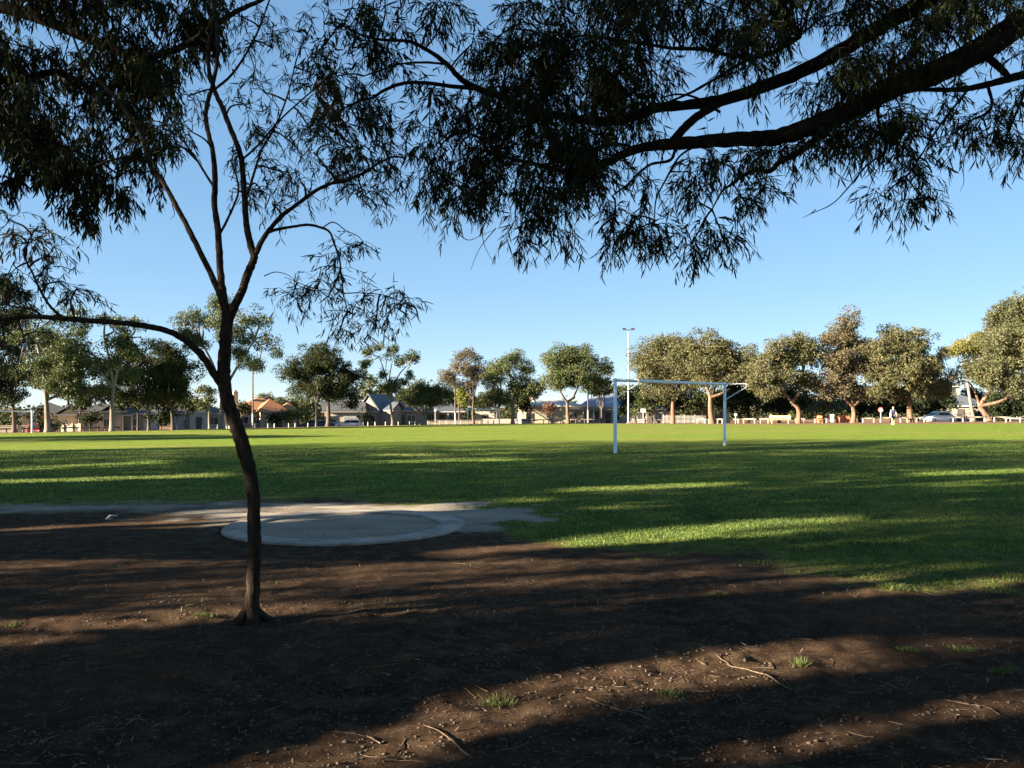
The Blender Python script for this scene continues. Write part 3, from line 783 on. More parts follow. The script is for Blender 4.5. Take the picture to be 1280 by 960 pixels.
# --- the row of tall trees off to the left whose crowns shade the whole foreground
VD = np.array([-SD[1], SD[0]])
def uv(u, v): return SD * u + VD * v
targets = []
tx = rng.uniform(-60, 1340, 62000); ty = np.concatenate([rng.uniform(548, 700, 50000), rng.uniform(700, 985, 12000)])
ls = lit_share(tx, ty)
ok = rng.random(62000) > ls
tx, ty = tx[ok], ty[ok]
TX, TY = gxy(tx, ty)
for _ in range(8):
    z_ = H(TX, TY); TY = .5 * TY + .5 * (EYE - z_) * F / (ty - HY); TX = (tx - CX) / F * TY
T_all = np.stack([TX, TY, H(TX, TY)], 1)
# crowns above the camera stand in the same shade
n_up = 14000
ux = rng.uniform(-60, 1340, n_up); uy = rng.uniform(-150, 420, n_up); ud = rng.uniform(5, 10, n_up)
T_up = np.stack([(ux - CX) / F * ud, ud, EYE - (uy - HY) / F * ud], 1)
gA, gB = gp(769, 566.5), gp(906, 557)
gl = []
for q_ in rng.random(1400):
    base_ = gA if q_ < .33 else gB
    gl.append(base_ + [rng.normal() * .25, rng.normal() * .25, rng.uniform(0, 2.5)] if q_ < .66 else gA + (gB - gA) * rng.random() + [0, 0, 2.4 + rng.normal() * .2])
T_all = np.concatenate([T_all, T_up, np.array(gl)])
T_all = T_all[rng.permutation(len(T_all))]
def keep_strip(P):                                 # the touchline trees shade only a narrow strip of the far turf
    px, py, G_ = shadow_px(P)
    q = py + (fbm(px * .03, py * .2, 3, 77) - .45) * 3
    good = (q > np.interp(px, [0, 200, 450], [543, 543.5, 544.5])) & (q < np.interp(px, [0, 200, 450], [551, 549.5, 546.5])) | (px < -40)
    return rng.random(len(P)) < np.where(good, 1.0, .08)
def keep_shade(P):
    px, py, G_ = shadow_px(P)
    p = lit_share(px, py)
    p = np.where((py < 548) & (G_[:, 1] > 5), 1.0, p)
    p = np.where((G_[:, 1] < 1), 0.0, p)
    return rng.random(len(P)) > p
GS = 'tall shade trees along the left side of the park'
spots = [(-17, -1.5, 11.5), (-16.5, 5.5, 12), (-20, 12, 15), (-27, 18, 18), (-27, 24.5, 18), (-31, 31, 19), (-28, 37.5, 14)]
words = ['first', 'second', 'third', 'fourth', 'fifth', 'sixth', 'seventh']
all_ells = []
for k, (u, v, h) in enumerate(spots):
    p = uv(u, v)
    ells = [(np.array([p[0], p[1], h * .66]), np.array([4.6, 4.6, h * .34])), (np.array([p[0] + 1.2, p[1] + .8, h * .40]), np.array([4.9, 4.6, h * .24])),
            (np.array([p[0] - 1.0, p[1] - 1.4, h * .27]), np.array([4.4, 4.4, h * .20]))]
    if 1 < k < 6: ells.append((np.array([p[0] + 1.5, p[1] + .5, 2.3]), np.array([3.6, 4.0, 2.2])))
    all_ells.append(ells)
owner = np.full(len(T_all), -1); Pown = np.zeros((len(T_all), 3))
for rep in range(22):
    todo = np.where(owner < 0)[0]
    t = rng.uniform(6, 66, len(todo))
    P = np.stack([T_all[todo, 0] - SD[0] * t, T_all[todo, 1] - SD[1] * t, T_all[todo, 2] + t * math.tan(SUN_EL)], 1)
    for k in rng.permutation(len(spots)):
        hit = in_ell(P, all_ells[k]) & (owner[todo] < 0)
        owner[todo[hit]] = k; Pown[todo[hit]] = P[hit]
for k, (u, v, h) in enumerate(spots):
    p = uv(u, v); ells = all_ells[k]
    Pt = Pown[owner == k]
    Pt = Pt[keep_shade(Pt)] if len(Pt) else Pt
    def extra(lf, Pt=Pt, k=k):  # leaves added to the crowns only to shade chosen points
        n = len(Pt)
        ax = unit(rand_dirs(n) + np.array([0, 0, -.6])); sd = unit(np.cross(ax, rand_dirs(n)))
        q_ = np.where(np.linalg.norm(Pt[:, :2], axis=1) < 26, .62, 1.1)
        lf.leaves4(Pt - ax * .12 * q_[:, None], ax, sd, rng.uniform(.22, .36, n) * q_, rng.uniform(.12, .2, n) * q_)
    b0 = np.array([p[0], p[1], float(H(p[0], p[1]))])
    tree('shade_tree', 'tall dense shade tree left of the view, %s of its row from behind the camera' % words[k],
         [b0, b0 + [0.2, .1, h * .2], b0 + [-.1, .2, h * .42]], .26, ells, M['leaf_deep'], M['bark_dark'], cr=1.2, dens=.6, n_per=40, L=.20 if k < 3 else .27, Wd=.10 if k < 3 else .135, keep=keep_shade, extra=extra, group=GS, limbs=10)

# two trees beside the field at the left that lay the far strip of shade
GL = 'trees on the left touchline, outside the view'
def strip_leaves(lf, ells):
    for rep in range(6):
        t = rng.uniform(15, 60, len(ST))
        P = np.stack([ST[:, 0] - SD[0] * t, ST[:, 1] - SD[1] * t, ST[:, 2] + t * math.tan(SUN_EL)], 1)
        P = P[in_ell(P, ells)]; n = len(P)
        if n == 0: continue
        ax = rand_dirs(n); sd = unit(np.cross(ax, rand_dirs(n)))
        lf.leaves4(P - ax * .12, ax, sd, rng.uniform(.25, .4, n), rng.uniform(.14, .2, n))
sx_ = rng.uniform(-30, 430, 9000); sy_ = rng.uniform(543, 551, 9000)
ok = (sy_ > np.interp(sx_, [0, 200, 450], [543.2, 543.6, 544.8])) & (sy_ < np.interp(sx_, [0, 200, 450], [550.6, 549.2, 546.2]))
ST = np.array([gp(a_, b_) for a_, b_ in zip(sx_[ok][:3000], sy_[ok][:3000])])
for k, (px_, back) in enumerate([(60, 31), (290, 38)]):
    h = 14; g0 = gp(px_, 546.8)
    b0 = np.array([g0[0] - SD[0] * back, g0[1] - SD[1] * back, 0.0]); b0[2] = float(H(b0[0], b0[1]))
    ells = [(b0 + [0, 0, h * .62], np.array([6.5, 6.5, h * .36])), (b0 + [1, .5, h * .4], np.array([6.4, 6.2, h * .28]))]
    tree('touchline_tree', ['nearer', 'farther'][k] + ' of two bushy trees beyond the left goal',
         [b0, b0 + [.1, 0, h * .2], b0 + [0, .1, h * .4]], .22, ells, M['leaf_deep'], M['bark_brown'], cr=1.1, n_per=60, L=.4, Wd=.18, keep=keep_strip, group=GL, extra=lambda lf, ells=ells: strip_leaves(lf, ells))

# ------------------------------------------------------------------ foreground trees (skeletons laid out in space, leaves on drooping twigs)
class Near:
    def __init__(s, thin=1.0): s.b = MB(); s.t = MB(); s.l = MB(); s.dead = MB(); s.nodes = []; s.thin = thin
    def branch(s, pts, sides=8, n=6):              # pts: (px, py, width_px, depth)
        pts = [(x, y, w * s.thin, d) for x, y, w, d in pts]
        P = np.array([pp(x, y, d) for x, y, w, d in pts]); R = np.array([w / F * d / 2 for x, y, w, d in pts])
        C = catmull(P, n); Rr = np.interp(np.linspace(0, len(P) - 1, len(C)), np.arange(len(P)), R)
        wob = rng.normal(size=C.shape) * Rr[:, None] * .05; wob[0] = wob[-1] = 0
        s.b.tubes(C + wob, Rr * (1 + .035 * rng.normal(size=len(C))), sides)
        s.nodes.append(C)
        return C
    def cluster(s, px, py, rx, ry, D, nsub=5, ntw=26, lpt=9, L=.11, Wd=.013, dz=.35, droop=.8, spread=.75, link=True, tl=.24, dead=0, anchor=None):
        c = pp(px, py, D); k = D / F
        r = np.array([rx * k, dz, ry * k])
        N = np.concatenate(s.nodes)
        if link:
            a = N[np.argmin(((N - c) ** 2).sum(1))] if anchor is None else pp(*anchor)
            d = c - a; Ld = np.linalg.norm(d)
            if Ld > .03:
                m1 = a + d * .4 + np.array([0, 0, .10 * Ld]) + rng.normal(size=3) * Ld * .06
                C = catmull([a, m1, c], 4); s.t.tubes(C, np.linspace(.0085, .005, len(C)), 5)
        ends = c + rand_dirs(nsub) * r * rng.uniform(.55, .95, (nsub, 1))
        P0 = np.repeat(c[None], nsub, 0)
        md = .5 * (P0 + ends) + rng.normal(size=(nsub, 3)) * .05 + np.array([0, 0, .03])
        tt = np.linspace(0, 1, 5)[None, :, None]
        sub = (1 - tt) ** 2 * P0[:, None] + 2 * tt * (1 - tt) * md[:, None] + tt ** 2 * ends[:, None]
        s.t.tubes(sub, np.broadcast_to(np.linspace(.0045, .0022, 5), (nsub, 5)), 3)
        ks = rng.integers(0, nsub, ntw); ts = rng.uniform(.25, 1, ntw)
        st = (1 - ts[:, None]) ** 2 * P0[ks] + 2 * (ts * (1 - ts))[:, None] * md[ks] + (ts ** 2)[:, None] * ends[ks]
        dirs = unit(rand_dirs(ntw) * spread + unit(ends[ks] - c) * .7 + np.array([0, 0, .1]))
        S = 4; ln = tl * rng.uniform(.6, 1.35, ntw)
        tw = np.zeros((ntw, S, 3)); tw[:, 0] = st; dcur = dirs.copy()
        for q in range(1, S):
            dcur = unit(dcur + np.array([0, 0, -droop * .6]) + rng.normal(size=dcur.shape) * .2)
            tw[:, q] = tw[:, q - 1] + dcur * (ln / (S - 1))[:, None]
        s.t.tubes(tw, np.broadcast_to(np.linspace(.0021, .0009, S), (ntw, S)), 3)
        n = ntw * lpt
        f = rng.uniform(.12, 1.0, (ntw, lpt)) * (S - 1); i = np.minimum(f.astype(int), S - 2); fr = (f - i)[..., None]
        ar = np.arange(ntw)[:, None]
        P = (tw[ar, i] * (1 - fr) + tw[ar, i + 1] * fr).reshape(-1, 3)
        td = unit(tw[ar, i + 1] - tw[ar, i]).reshape(-1, 3)
        ax = unit(td * .7 + rand_dirs(n) * .75 + np.array([0, 0, -droop * .7]))
        sd = unit(np.cross(ax, rand_dirs(n)))
        buf = s.dead if dead else s.l
        buf.leaves6(P, ax, sd, L * rng.uniform(.55, 1.25, n), Wd * rng.uniform(.7, 1.3, n), rng.uniform(-.22, .22, n))
    def wisp(s, pts, D):                           # bare hanging twig
        P = catmull([pp(x, y, D) for x, y in pts], 5); s.t.tubes(P, np.linspace(.004, .0012, len(P)), 4)
    def finish(s, root, bark, leaf):
        s.b.build('trunk', bark, root, True)
        s.t.build('twigs', bark, root)
        s.l.build('foliage', leaf, root)
        if s.dead.n: s.dead.build('dead_leaves', M['leaf_dead'], root)

# --- the young tree standing on the bare soil
D0 = 6.13
yb = gd(313, D0); yb[2] = float(ground_z(yb[0], yb[1])[0])
Y = Near(.88)
Y.branch([(313, 788, 40, D0), (313, 776, 28, D0), (315, 755, 21, D0), (317, 720, 19, D0), (318, 685, 18.5, D0), (318, 650, 19, D0), (316, 615, 19, D0), (310, 582, 20, D0), (302, 552, 21, D0), (294, 528, 20, D0), (286, 505, 19, D0), (281, 482, 19, D0), (280, 455, 18, D0), (282, 425, 18, D0), (284, 400, 16, D0), (280, 375, 12, D0), (276, 345, 10, D0), (274, 310, 9.5, D0), (272, 285, 9, D0 + .05), (268, 255, 8.5, D0 + .1), (269, 225, 8, D0 + .1), (266, 190, 7, D0 + .1), (259, 160, 6.5, D0 + .15), (258, 135, 6, D0 + .2), (266, 105, 6, D0 + .2), (272, 70, 5, D0 + .2), (271, 30, 4.5, D0 + .25), (262, -30, 4, D0 + .3), (268, -90, 3, D0 + .3)], 12)
Y.branch([(284, 405, 13, D0), (292, 385, 13, D0 - .02), (303, 362, 12, D0 - .03), (311, 338, 11.5, D0 - .05), (318, 322, 11, D0 - .05), (313, 305, 10, D0 - .05), (308, 280, 9, D0 - .05), (306, 250, 8.5, D0 - .06), (304, 222, 8, D0 - .06), (301, 195, 8, D0 - .08), (290, 165, 7.5, D0 - .1), (278, 135, 7, D0 - .1), (268, 112, 6.5, D0 - .1), (261, 85, 6, D0 - .1), (262, 50, 5.5, D0 - .12), (268, 20, 5, D0 - .12), (262, -40, 4, D0 - .15)])
Y.branch([(280, 385, 9, D0), (268, 352, 8.5, D0 + .03), (250, 315, 8, D0 + .06), (234, 283, 7.5, D0 + .1), (219, 255, 7, D0 + .12), (204, 228, 6.5, D0 + .15), (190, 208, 6.5, D0 + .18), (183, 190, 6, D0 + .2), (172, 160, 5.5, D0 + .25), (152, 132, 5, D0 + .3), (135, 112, 4.5, D0 + .35), (110, 85, 4, D0 + .4), (90, 40, 3, D0 + .45), (80, -30, 2.5, D0 + .5)])
Y.branch([(183, 202, 5, D0 + .18), (172, 198, 5, D0 + .15), (160, 197, 4, D0 + .1), (140, 200, 3, D0), (118, 208, 2, D0 - .05)])
Y.branch([(319, 318, 8, D0 - .05), (328, 300, 7, D0 - .1), (337, 287, 6.5, D0 - .12), (352, 270, 6, D0 - .15), (372, 255, 5.5, D0 - .2), (392, 240, 5.5, D0 - .25), (412, 230, 5, D0 - .3), (432, 226, 5, D0 - .32), (455, 216, 4, D0 - .35), (475, 203, 3.5, D0 - .4), (492, 196, 3, D0 - .4), (508, 198, 2, D0 - .45)])
Y.branch([(425, 228, 3.5, D0 - .3), (412, 215, 3, D0 - .3), (402, 202, 2.5, D0 - .3), (392, 190, 2, D0 - .32)])
Y.branch([(336, 290, 5, D0 - .12), (350, 286, 4.5, D0 - .15), (368, 283, 4, D0 - .2), (385, 281, 4, D0 - .22), (400, 284, 3.6, D0 - .25), (412, 290, 3.2, D0 - .28), (418, 305, 3, D0 - .3), (424, 322, 2.8, D0 - .32), (425, 338, 2.5, D0 - .33), (418, 355, 2.2, D0 - .34), (410, 372, 1.8, D0 - .35)])
Y.branch([(425, 335, 2.3, D0 - .32), (428, 355, 2, D0 - .33), (430, 372, 1.7, D0 - .34), (435, 390, 1.3, D0 - .34)])
Y.branch([(404, 284, 2, D0 - .26), (414, 278, 1.8, D0 - .27), (422, 280, 1.6, D0 - .28), (432, 288, 1.4, D0 - .3), (447, 295, 1.2, D0 - .3), (455, 304, 1, D0 - .3)])
Y.branch([(417, 358, 1.8, D0 - .34), (428, 366, 1.8, D0 - .35), (450, 366, 1.6, D0 - .36), (475, 368, 1.4, D0 - .36), (495, 374, 1.2, D0 - .37), (510, 382, 1, D0 - .37)])
Y.branch([(410, 372, 1.6, D0 - .35), (398, 362, 1.4, D0 - .35), (385, 358, 1.2, D0 - .35), (370, 352, 1, D0 - .35), (355, 346, .8, D0 - .35)])
Y.branch([(278, 482, 12, D0), (268, 468, 11, D0 - .05), (255, 448, 10.5, D0 - .1), (240, 432, 10, D0 - .14), (222, 419, 9, D0 - .2), (200, 411, 8.5, D0 - .25), (172, 406, 8, D0 - .3), (145, 403, 7.5, D0 - .35), (115, 401, 7.5, D0 - .38), (90, 399, 7.5, D0 - .4), (65, 397, 7, D0 - .42), (35, 396, 6, D0 - .45), (0, 399, 5, D0 - .5), (-40, 392, 4, D0 - .52), (-90, 380, 2.5, D0 - .55)])
Y.branch([(78, 397, 4.5, D0 - .41), (62, 382, 4, D0 - .42), (50, 362, 3.5, D0 - .43), (40, 340, 3, D0 - .44), (32, 322, 2.5, D0 - .44), (36, 300, 2, D0 - .45), (48, 282, 1.6, D0 - .45)])
Y.branch([(55, 397, 3.5, D0 - .42), (40, 386, 3, D0 - .43), (22, 384, 2.4, D0 - .44), (5, 380, 2, D0 - .45)])
Y.branch([(306, 255, 4.5, D0 - .06), (312, 235, 4, D0 - .08), (318, 215, 3.6, D0 - .1), (326, 190, 3.2, D0 - .12), (340, 165, 3, D0 - .15), (352, 140, 2.6, D0 - .18), (362, 110, 2.2, D0 - .2), (372, 70, 2, D0 - .2), (390, 30, 1.6, D0 - .22)])
Y.branch([(275, 292, 4, D0 + .05), (284, 275, 3.6, D0 + .06), (293, 255, 3.3, D0 + .07), (298, 240, 3, D0 + .08), (296, 222, 2.6, D0 + .1), (288, 200, 2.2, D0 + .1)])
Y.branch([(266, 232, 3.8, D0 + .1), (256, 216, 3.5, D0 + .12), (243, 195, 3, D0 + .15), (228, 175, 2.6, D0 + .18), (214, 158, 2.2, D0 + .2), (190, 150, 1.6, D0 + .22)])
Y.branch([(268, 112, 4, D0 - .1), (288, 95, 3.6, D0 - .12), (306, 70, 3.2, D0 - .14), (322, 40, 2.8, D0 - .15), (335, 5, 2.4, D0 - .18), (350, -40, 2, D0 - .2)])
Y.branch([(302, 200, 3.4, D0 - .08), (322, 182, 3, D0 - .1), (350, 150, 2.6, D0 - .12), (385, 118, 2.2, D0 - .14), (420, 90, 1.8, D0 - .16)])
kw = dict(L=.075, Wd=.0075, lpt=8, droop=.7, tl=.2)
for a in [(425, 322, 22, 20), (440, 310, 20, 12), (400, 352, 22, 14), (380, 360, 20, 14), (430, 352, 24, 14), (455, 370, 24, 10), (478, 385, 18, 16), (500, 388, 16, 14), (505, 372, 10, 10), (440, 392, 16, 14), (470, 405, 14, 10), (365, 372, 12, 12), (425, 412, 8, 8)]:
    Y.cluster(*a, D0 - .34, nsub=4, ntw=13, dz=.16, **kw)
for a in [(30, 305, 26, 24), (48, 290, 22, 18), (20, 335, 22, 18), (50, 345, 26, 16), (75, 352, 22, 10), (95, 362, 14, 7), (10, 275, 18, 20), (60, 320, 16, 12)]:
    Y.cluster(*a, D0 - .44, nsub=4, ntw=12, dz=.2, **kw)
Y.cluster(38, 300, 14, 18, D0 - .44, nsub=3, ntw=10, dz=.1, L=.08, Wd=.012, lpt=9, droop=1.2, tl=.2, dead=1)
Y.cluster(8, 292, 8, 8, D0 - .44, nsub=2, ntw=6, dz=.1, L=.07, Wd=.012, lpt=9, droop=1.2, tl=.14, dead=1)
for a in [(15, 360, 24, 12), (5, 378, 24, 14), (30, 420, 26, 14), (10, 440, 26, 16), (-20, 400, 30, 24)]:
    Y.cluster(*a, D0 - .46, nsub=4, ntw=14, dz=.2, **kw)
for a in [(325, 235, 18, 18), (340, 255, 16, 10), (352, 215, 16, 16), (330, 200, 20, 20), (318, 165, 18, 22), (345, 160, 22, 26), (372, 185, 22, 24), (362, 125, 24, 26), (330, 115, 22, 26), (305, 130, 12, 20), (375, 225, 22, 12), (400, 205, 24, 18), (390, 165, 22, 22), (310, 60, 18, 24), (340, 60, 24, 26), (330, 20, 24, 20), (372, 40, 22, 24), (385, 90, 20, 24), (290, 190, 9, 18), (240, 165, 18, 16), (220, 180, 14, 12), (300, 240, 10, 14), (235, 120, 14, 20), (300, 20, 14, 16), (220, 60, 18, 20), (205, 185, 12, 14)]:
    Y.cluster(*a, D0 - .15, nsub=4, ntw=13, dz=.3, **kw)
for a in [(440, 232, 22, 14), (470, 215, 22, 18), (455, 195, 24, 18), (430, 200, 24, 18), (490, 210, 16, 14), (410, 180, 26, 20), (455, 245, 16, 12), (480, 180, 14, 16)]:
    Y.cluster(*a, D0 - .36, nsub=4, ntw=18, dz=.25, **kw)
Y.wisp([(330, 345), (345, 340), (362, 345), (375, 358)], D0 - .35)
Y.wisp([(215, 255), (218, 268), (213, 274)], D0 + .12)
for an_ in (.4, 1.5, 2.7, 3.8, 5.1):
    rr_ = rng.uniform(.16, .28)
    e_ = np.array([yb[0] + rr_ * math.cos(an_), yb[1] + rr_ * math.sin(an_), 0.0]); e_[2] = float(ground_z(e_[0], e_[1])[0]) - .01
    m_ = np.array([yb[0] + rr_ * .5 * math.cos(an_ + .15), yb[1] + rr_ * .5 * math.sin(an_ + .15), 0.0]); m_[2] = float(ground_z(m_[0], m_[1])[0]) + .012
    C_ = catmull([np.array([yb[0] + .02 * math.cos(an_), yb[1] + .02 * math.sin(an_), yb[2] + .10]), m_, e_], 5)
    Y.b.tubes(C_, np.linspace(.045, .010, len(C_)), 7)
root = thing('young_gum_tree', 'young gum with a bent dark trunk alone on the bare soil', 'tree', tuple(yb), 0, local=False)
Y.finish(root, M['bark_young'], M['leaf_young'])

# --- big gum at the right, its limbs reach across the top of the view
Bg = Near(.84)
DR = 6.6
tb = np.array([6.9, 7.6, 0.0]); tb[2] = float(H(tb[0], tb[1]))
Bg.b.tubes(catmull([tb + [.1, 0, -.15], tb + [0, 0, .5], tb + [-.15, -.1, 2.2], tb + [-.35, -.3, 3.9], tb + [-.3, -.4, 5.5], tb + [.1, -.6, 7.5], tb + [.2, -.4, 9.6]], 6), np.linspace(.42, .12, 37), 12)
fk = tb + [-.35, -.3, 3.9]
def from_world(p, w): # world point -> (px, py, width, depth)
    return (CX + F * p[0] / p[1], HY - F * (p[2] - EYE) / p[1], w, p[1])
Bg.branch([from_world(fk, 46), (1440, -40, 42, 7.1), (1350, -5, 40, 6.9), (1280, 28, 39, 6.8), (1225, 62, 37, 6.75), (1165, 92, 36, 6.7), (1110, 112, 34, 6.7), (1060, 138, 31, 6.65), (1010, 160, 28, 6.6), (965, 172, 24, 6.6), (920, 174, 22, 6.6), (880, 177, 20, 6.6), (845, 180, 18, 6.55), (815, 182, 15, 6.5), (785, 190, 13, 6.45), (755, 205, 11, 6.4), (725, 214, 9, 6.35), (695, 212, 7, 6.3), (660, 203, 6, 6.25), (630, 195, 5, 6.2), (605, 175, 4, 6.2), (580, 165, 3, 6.2)], 12)
Bg.branch([from_world(tb + [-.3, -.4, 5.3], 30), (1420, -220, 28, 7.2), (1280, -90, 26, 7.1), (1180, -15, 24, 7.0), (1090, 40, 22, 7.0), (1010, 85, 20, 6.95), (950, 110, 19, 6.9), (905, 124, 18, 6.85), (860, 131, 16, 6.8), (820, 135, 15, 6.8), (785, 148, 15, 6.75), (750, 152, 14, 6.7), (710, 147, 13, 6.7), (670, 138, 12, 6.65), (630, 122, 10.5, 6.6), (600, 112, 10, 6.6), (578, 100, 9, 6.55), (560, 82, 7.5, 6.5), (540, 66, 6.5, 6.5), (512, 52, 5.5, 6.45), (480, 50, 4.5, 6.4), (455, 45, 3.5, 6.4), (425, 30, 2.5, 6.4)])
Bg.branch([(592, 110, 7, 6.6), (565, 108, 6.5, 6.55), (535, 104, 6, 6.5), (505, 104, 5.5, 6.45), (482, 112, 5, 6.4), (465, 122, 4, 6.4), (445, 128, 3, 6.4), (420, 142, 2.5, 6.4), (400, 165, 1.8, 6.4)])
Bg.branch([(556, 80, 4, 6.5), (530, 78, 3.6, 6.45), (500, 80, 3.2, 6.4), (475, 88, 2.8, 6.4), (455, 95, 2, 6.4)])
Bg.branch([(838, 180, 13, 6.55), (855, 160, 13, 6.6), (875, 143, 13, 6.7), (908, 123, 14, 6.85)])
Bg.branch([from_world(fk + np.array([0, .2, -.3]), 20), (1400, 60, 17, 7.3), (1330, 82, 15, 7.1), (1285, 92, 13, 6.9), (1255, 100, 11, 6.8), (1225, 108, 9.5, 6.8), (1195, 112, 8, 6.75), (1160, 112, 6.5, 6.7), (1130, 113, 5.5, 6.7), (1100, 128, 4.5, 6.6), (1080, 145, 3.5, 6.6), (1062, 158, 2.5, 6.6)])
Bg.branch([(1228, 66, 12, 6.75), (1240, 76, 11, 6.78), (1255, 90, 10, 6.8), (1262, 98, 8, 6.8)])
Bg.branch([(1052, 142, 13, 6.65), (1035, 160, 12, 6.6), (1015, 178, 11, 6.55), (995, 192, 10, 6.5), (975, 202, 8.5, 6.5), (962, 214, 7.5, 6.5), (945, 213, 6.5, 6.5), (928, 220, 5.5, 6.45), (915, 230, 4.5, 6.4), (902, 240, 3, 6.4), (890, 262, 2, 6.4)])
Bg.branch([(900, 140, 4, 6.8), (870, 122, 3.6, 6.7), (845, 118, 3, 6.7), (825, 123, 2.4, 6.7)])
Bg.branch([(1000, 45, 8, 6.9), (960, 68, 7, 6.8), (920, 70, 6.5, 6.8), (880, 62, 6, 6.8), (840, 60, 5.5, 6.75), (800, 54, 5, 6.7), (760, 48, 4.5, 6.7), (725, 45, 3.5, 6.7), (690, 52, 2.5, 6.7)])
Bg.branch([(965, 68, 5, 6.8), (935, 75, 5, 6.75), (900, 95, 4.5, 6.7), (865, 115, 4, 6.7), (835, 128, 3.4, 6.7), (815, 140, 2.5, 6.6)])
Bg.branch([(845, 183, 5, 6.55), (838, 200, 4.5, 6.5), (815, 205, 4, 6.45), (800, 215, 3.6, 6.4), (785, 230, 3, 6.4), (765, 245, 2.2, 6.4)])
Bg.branch([(875, 180, 3.6, 6.6), (850, 195, 3.2, 6.55), (832, 225, 2.8, 6.5), (820, 250, 2.2, 6.5), (818, 280, 1.6, 6.5)])
Bg.branch([(800, 188, 4, 6.5), (770, 180, 4, 6.4), (720, 195, 3.6, 6.3), (680, 205, 3.2, 6.2), (645, 200, 3, 6.1), (620, 185, 2.5, 6.1), (600, 165, 2, 6.1)])
Bg.branch([(1100, 118, 5, 6.7), (1098, 150, 4, 6.6), (1108, 185, 3.2, 6.5), (1082, 208, 2.6, 6.5), (1060, 235, 2, 6.5), (1040, 255, 1.6, 6.5), (1012, 268, 1, 6.5)])
Bg.branch([(1235, 108, 5, 6.8), (1240, 130, 4.5, 6.7), (1232, 142, 4, 6.7), (1215, 150, 3, 6.7), (1195, 165, 2, 6.7)])
Bg.branch([(1210, 112, 4, 6.75), (1180, 150, 3.4, 6.7), (1160, 180, 2.8, 6.6), (1145, 205, 2, 6.6), (1130, 225, 1.4, 6.6)])
Bg.branch([(1285, 95, 5, 6.9), (1275, 130, 4, 6.8), (1262, 160, 3, 6.8), (1255, 180, 2, 6.8)])
kw = dict(L=.102, Wd=.0100, lpt=11, droop=.85, tl=.25)
def fill(B, x0, x1, y0, y1, n, D0_, D1_, rx, ry, shape=None, **k):
    c_ = 0; tries = 0
    while c_ < n and tries < n * 30:
        tries += 1
        x = rng.uniform(x0, x1); y = rng.uniform(y0, y1)
        if shape is not None and not poly_in(np.array([x]), np.array([y]), shape)[0]: continue
        B.cluster(x, y, rx * rng.uniform(.7, 1.3), ry * rng.uniform(.7, 1.3), rng.uniform(D0_, D1_), **k); c_ += 1
# dense dark mass top right
fill(Bg, 830, 1340, -120, 105, 96, 6.2, 8.0, 42, 30, [(820, -120), (1340, -120), (1340, 20), (1240, 30), (1160, 70), (1080, 100), (1010, 125), (960, 140), (915, 100), (870, 40)], nsub=6, ntw=30, dz=.5, **kw)
fill(Bg, 590, 870, -30, 200, 54, 6.1, 7.4, 34, 26, [(600, 60), (640, 15), (720, -20), (820, -30), (850, 60), (830, 120), (800, 160), (740, 190), (660, 190), (600, 150), (580, 110)], nsub=5, ntw=26, dz=.4, **kw)
fill(Bg, 510, 760, 110, 270, 38, 6.0, 6.9, 26, 24, [(510, 120), (600, 120), (720, 150), (790, 190), (760, 225), (690, 260), (620, 250), (560, 240), (515, 190)], nsub=5, ntw=22, dz=.35, **kw)
for a in [(570, 255, 14, 18), (650, 285, 16, 22), (685, 285, 20, 24), (672, 250, 26, 22), (640, 245, 18, 18), (735, 225, 20, 14), (765, 290, 16, 14), (795, 290, 18, 14), (790, 272, 14, 12), (810, 230, 12, 14), (828, 300, 9, 9), (770, 275, 14, 10),
          (862, 215, 18, 22), (870, 250, 18, 24), (878, 285, 18, 22), (865, 305, 12, 12), (905, 300, 10, 14), (905, 205, 22, 16), (925, 245, 14, 18), (890, 190, 24, 10), (950, 190, 20, 12), (955, 235, 10, 16)]:
    Bg.cluster(*a, 6.4, nsub=5, ntw=19, dz=.22, **kw)
fill(Bg, 960, 1130, 120, 190, 15, 6.3, 7.0, 26, 18, [(940, 185), (1040, 150), (1120, 120), (1140, 160), (1090, 195), (1010, 195), (960, 205)], nsub=4, ntw=15, dz=.3, **kw)
for a in [(1120, 150, 16, 16), (1140, 170, 16, 14), (1160, 150, 18, 16), (1125, 195, 16, 14), (1145, 205, 16, 12), (1165, 215, 12, 10), (1105, 245, 9, 9), (1130, 252, 9, 7), (1150, 245, 8, 8), (1200, 160, 16, 16), (1225, 150, 16, 16), (1205, 185, 12, 10), (1235, 170, 12, 12), (1262, 165, 14, 10), (1270, 120, 14, 14), (1280, 180, 14, 10), (1195, 90, 14, 10), (1270, 70, 16, 14), (1180, 130, 14, 14), (1060, 165, 14, 12), (1250, 135, 14, 12), (1090, 175, 12, 14)]:
    Bg.cluster(*a, 6.7, nsub=4, ntw=14, dz=.22, **kw)
for a in [(440, 60, 26, 24), (420, 95, 24, 24), (455, 110, 24, 18), (470, 60, 20, 16), (430, 130, 24, 18), (400, 120, 20, 22), (450, 155, 22, 18), (415, 165, 24, 20), (470, 25, 24, 16), (495, 40, 18, 14), (440, 10, 28, 18), (500, 80, 18, 12), (405, 30, 22, 22), (395, 70, 20, 20), (445, 185, 20, 14), (480, 140, 14, 14), (530, 120, 16, 16), (480, -15, 30, 16), (560, 8, 18, 8), (545, 18, 10, 10), (590, 55, 12, 12)]:
    Bg.cluster(*a, 6.4, nsub=5, ntw=20, dz=.3, L=.10, Wd=.011, lpt=9, droop=.8, tl=.22)
Bg.cluster(410, 100, 10, 14, 6.35, nsub=3, ntw=9, dz=.1, L=.10, Wd=.016, lpt=8, droop=1.3, tl=.16, dead=1)
Bg.cluster(405, 128, 10, 8, 6.35, nsub=3, ntw=8, dz=.1, L=.10, Wd=.016, lpt=8, droop=1.0, tl=.14, dead=1)
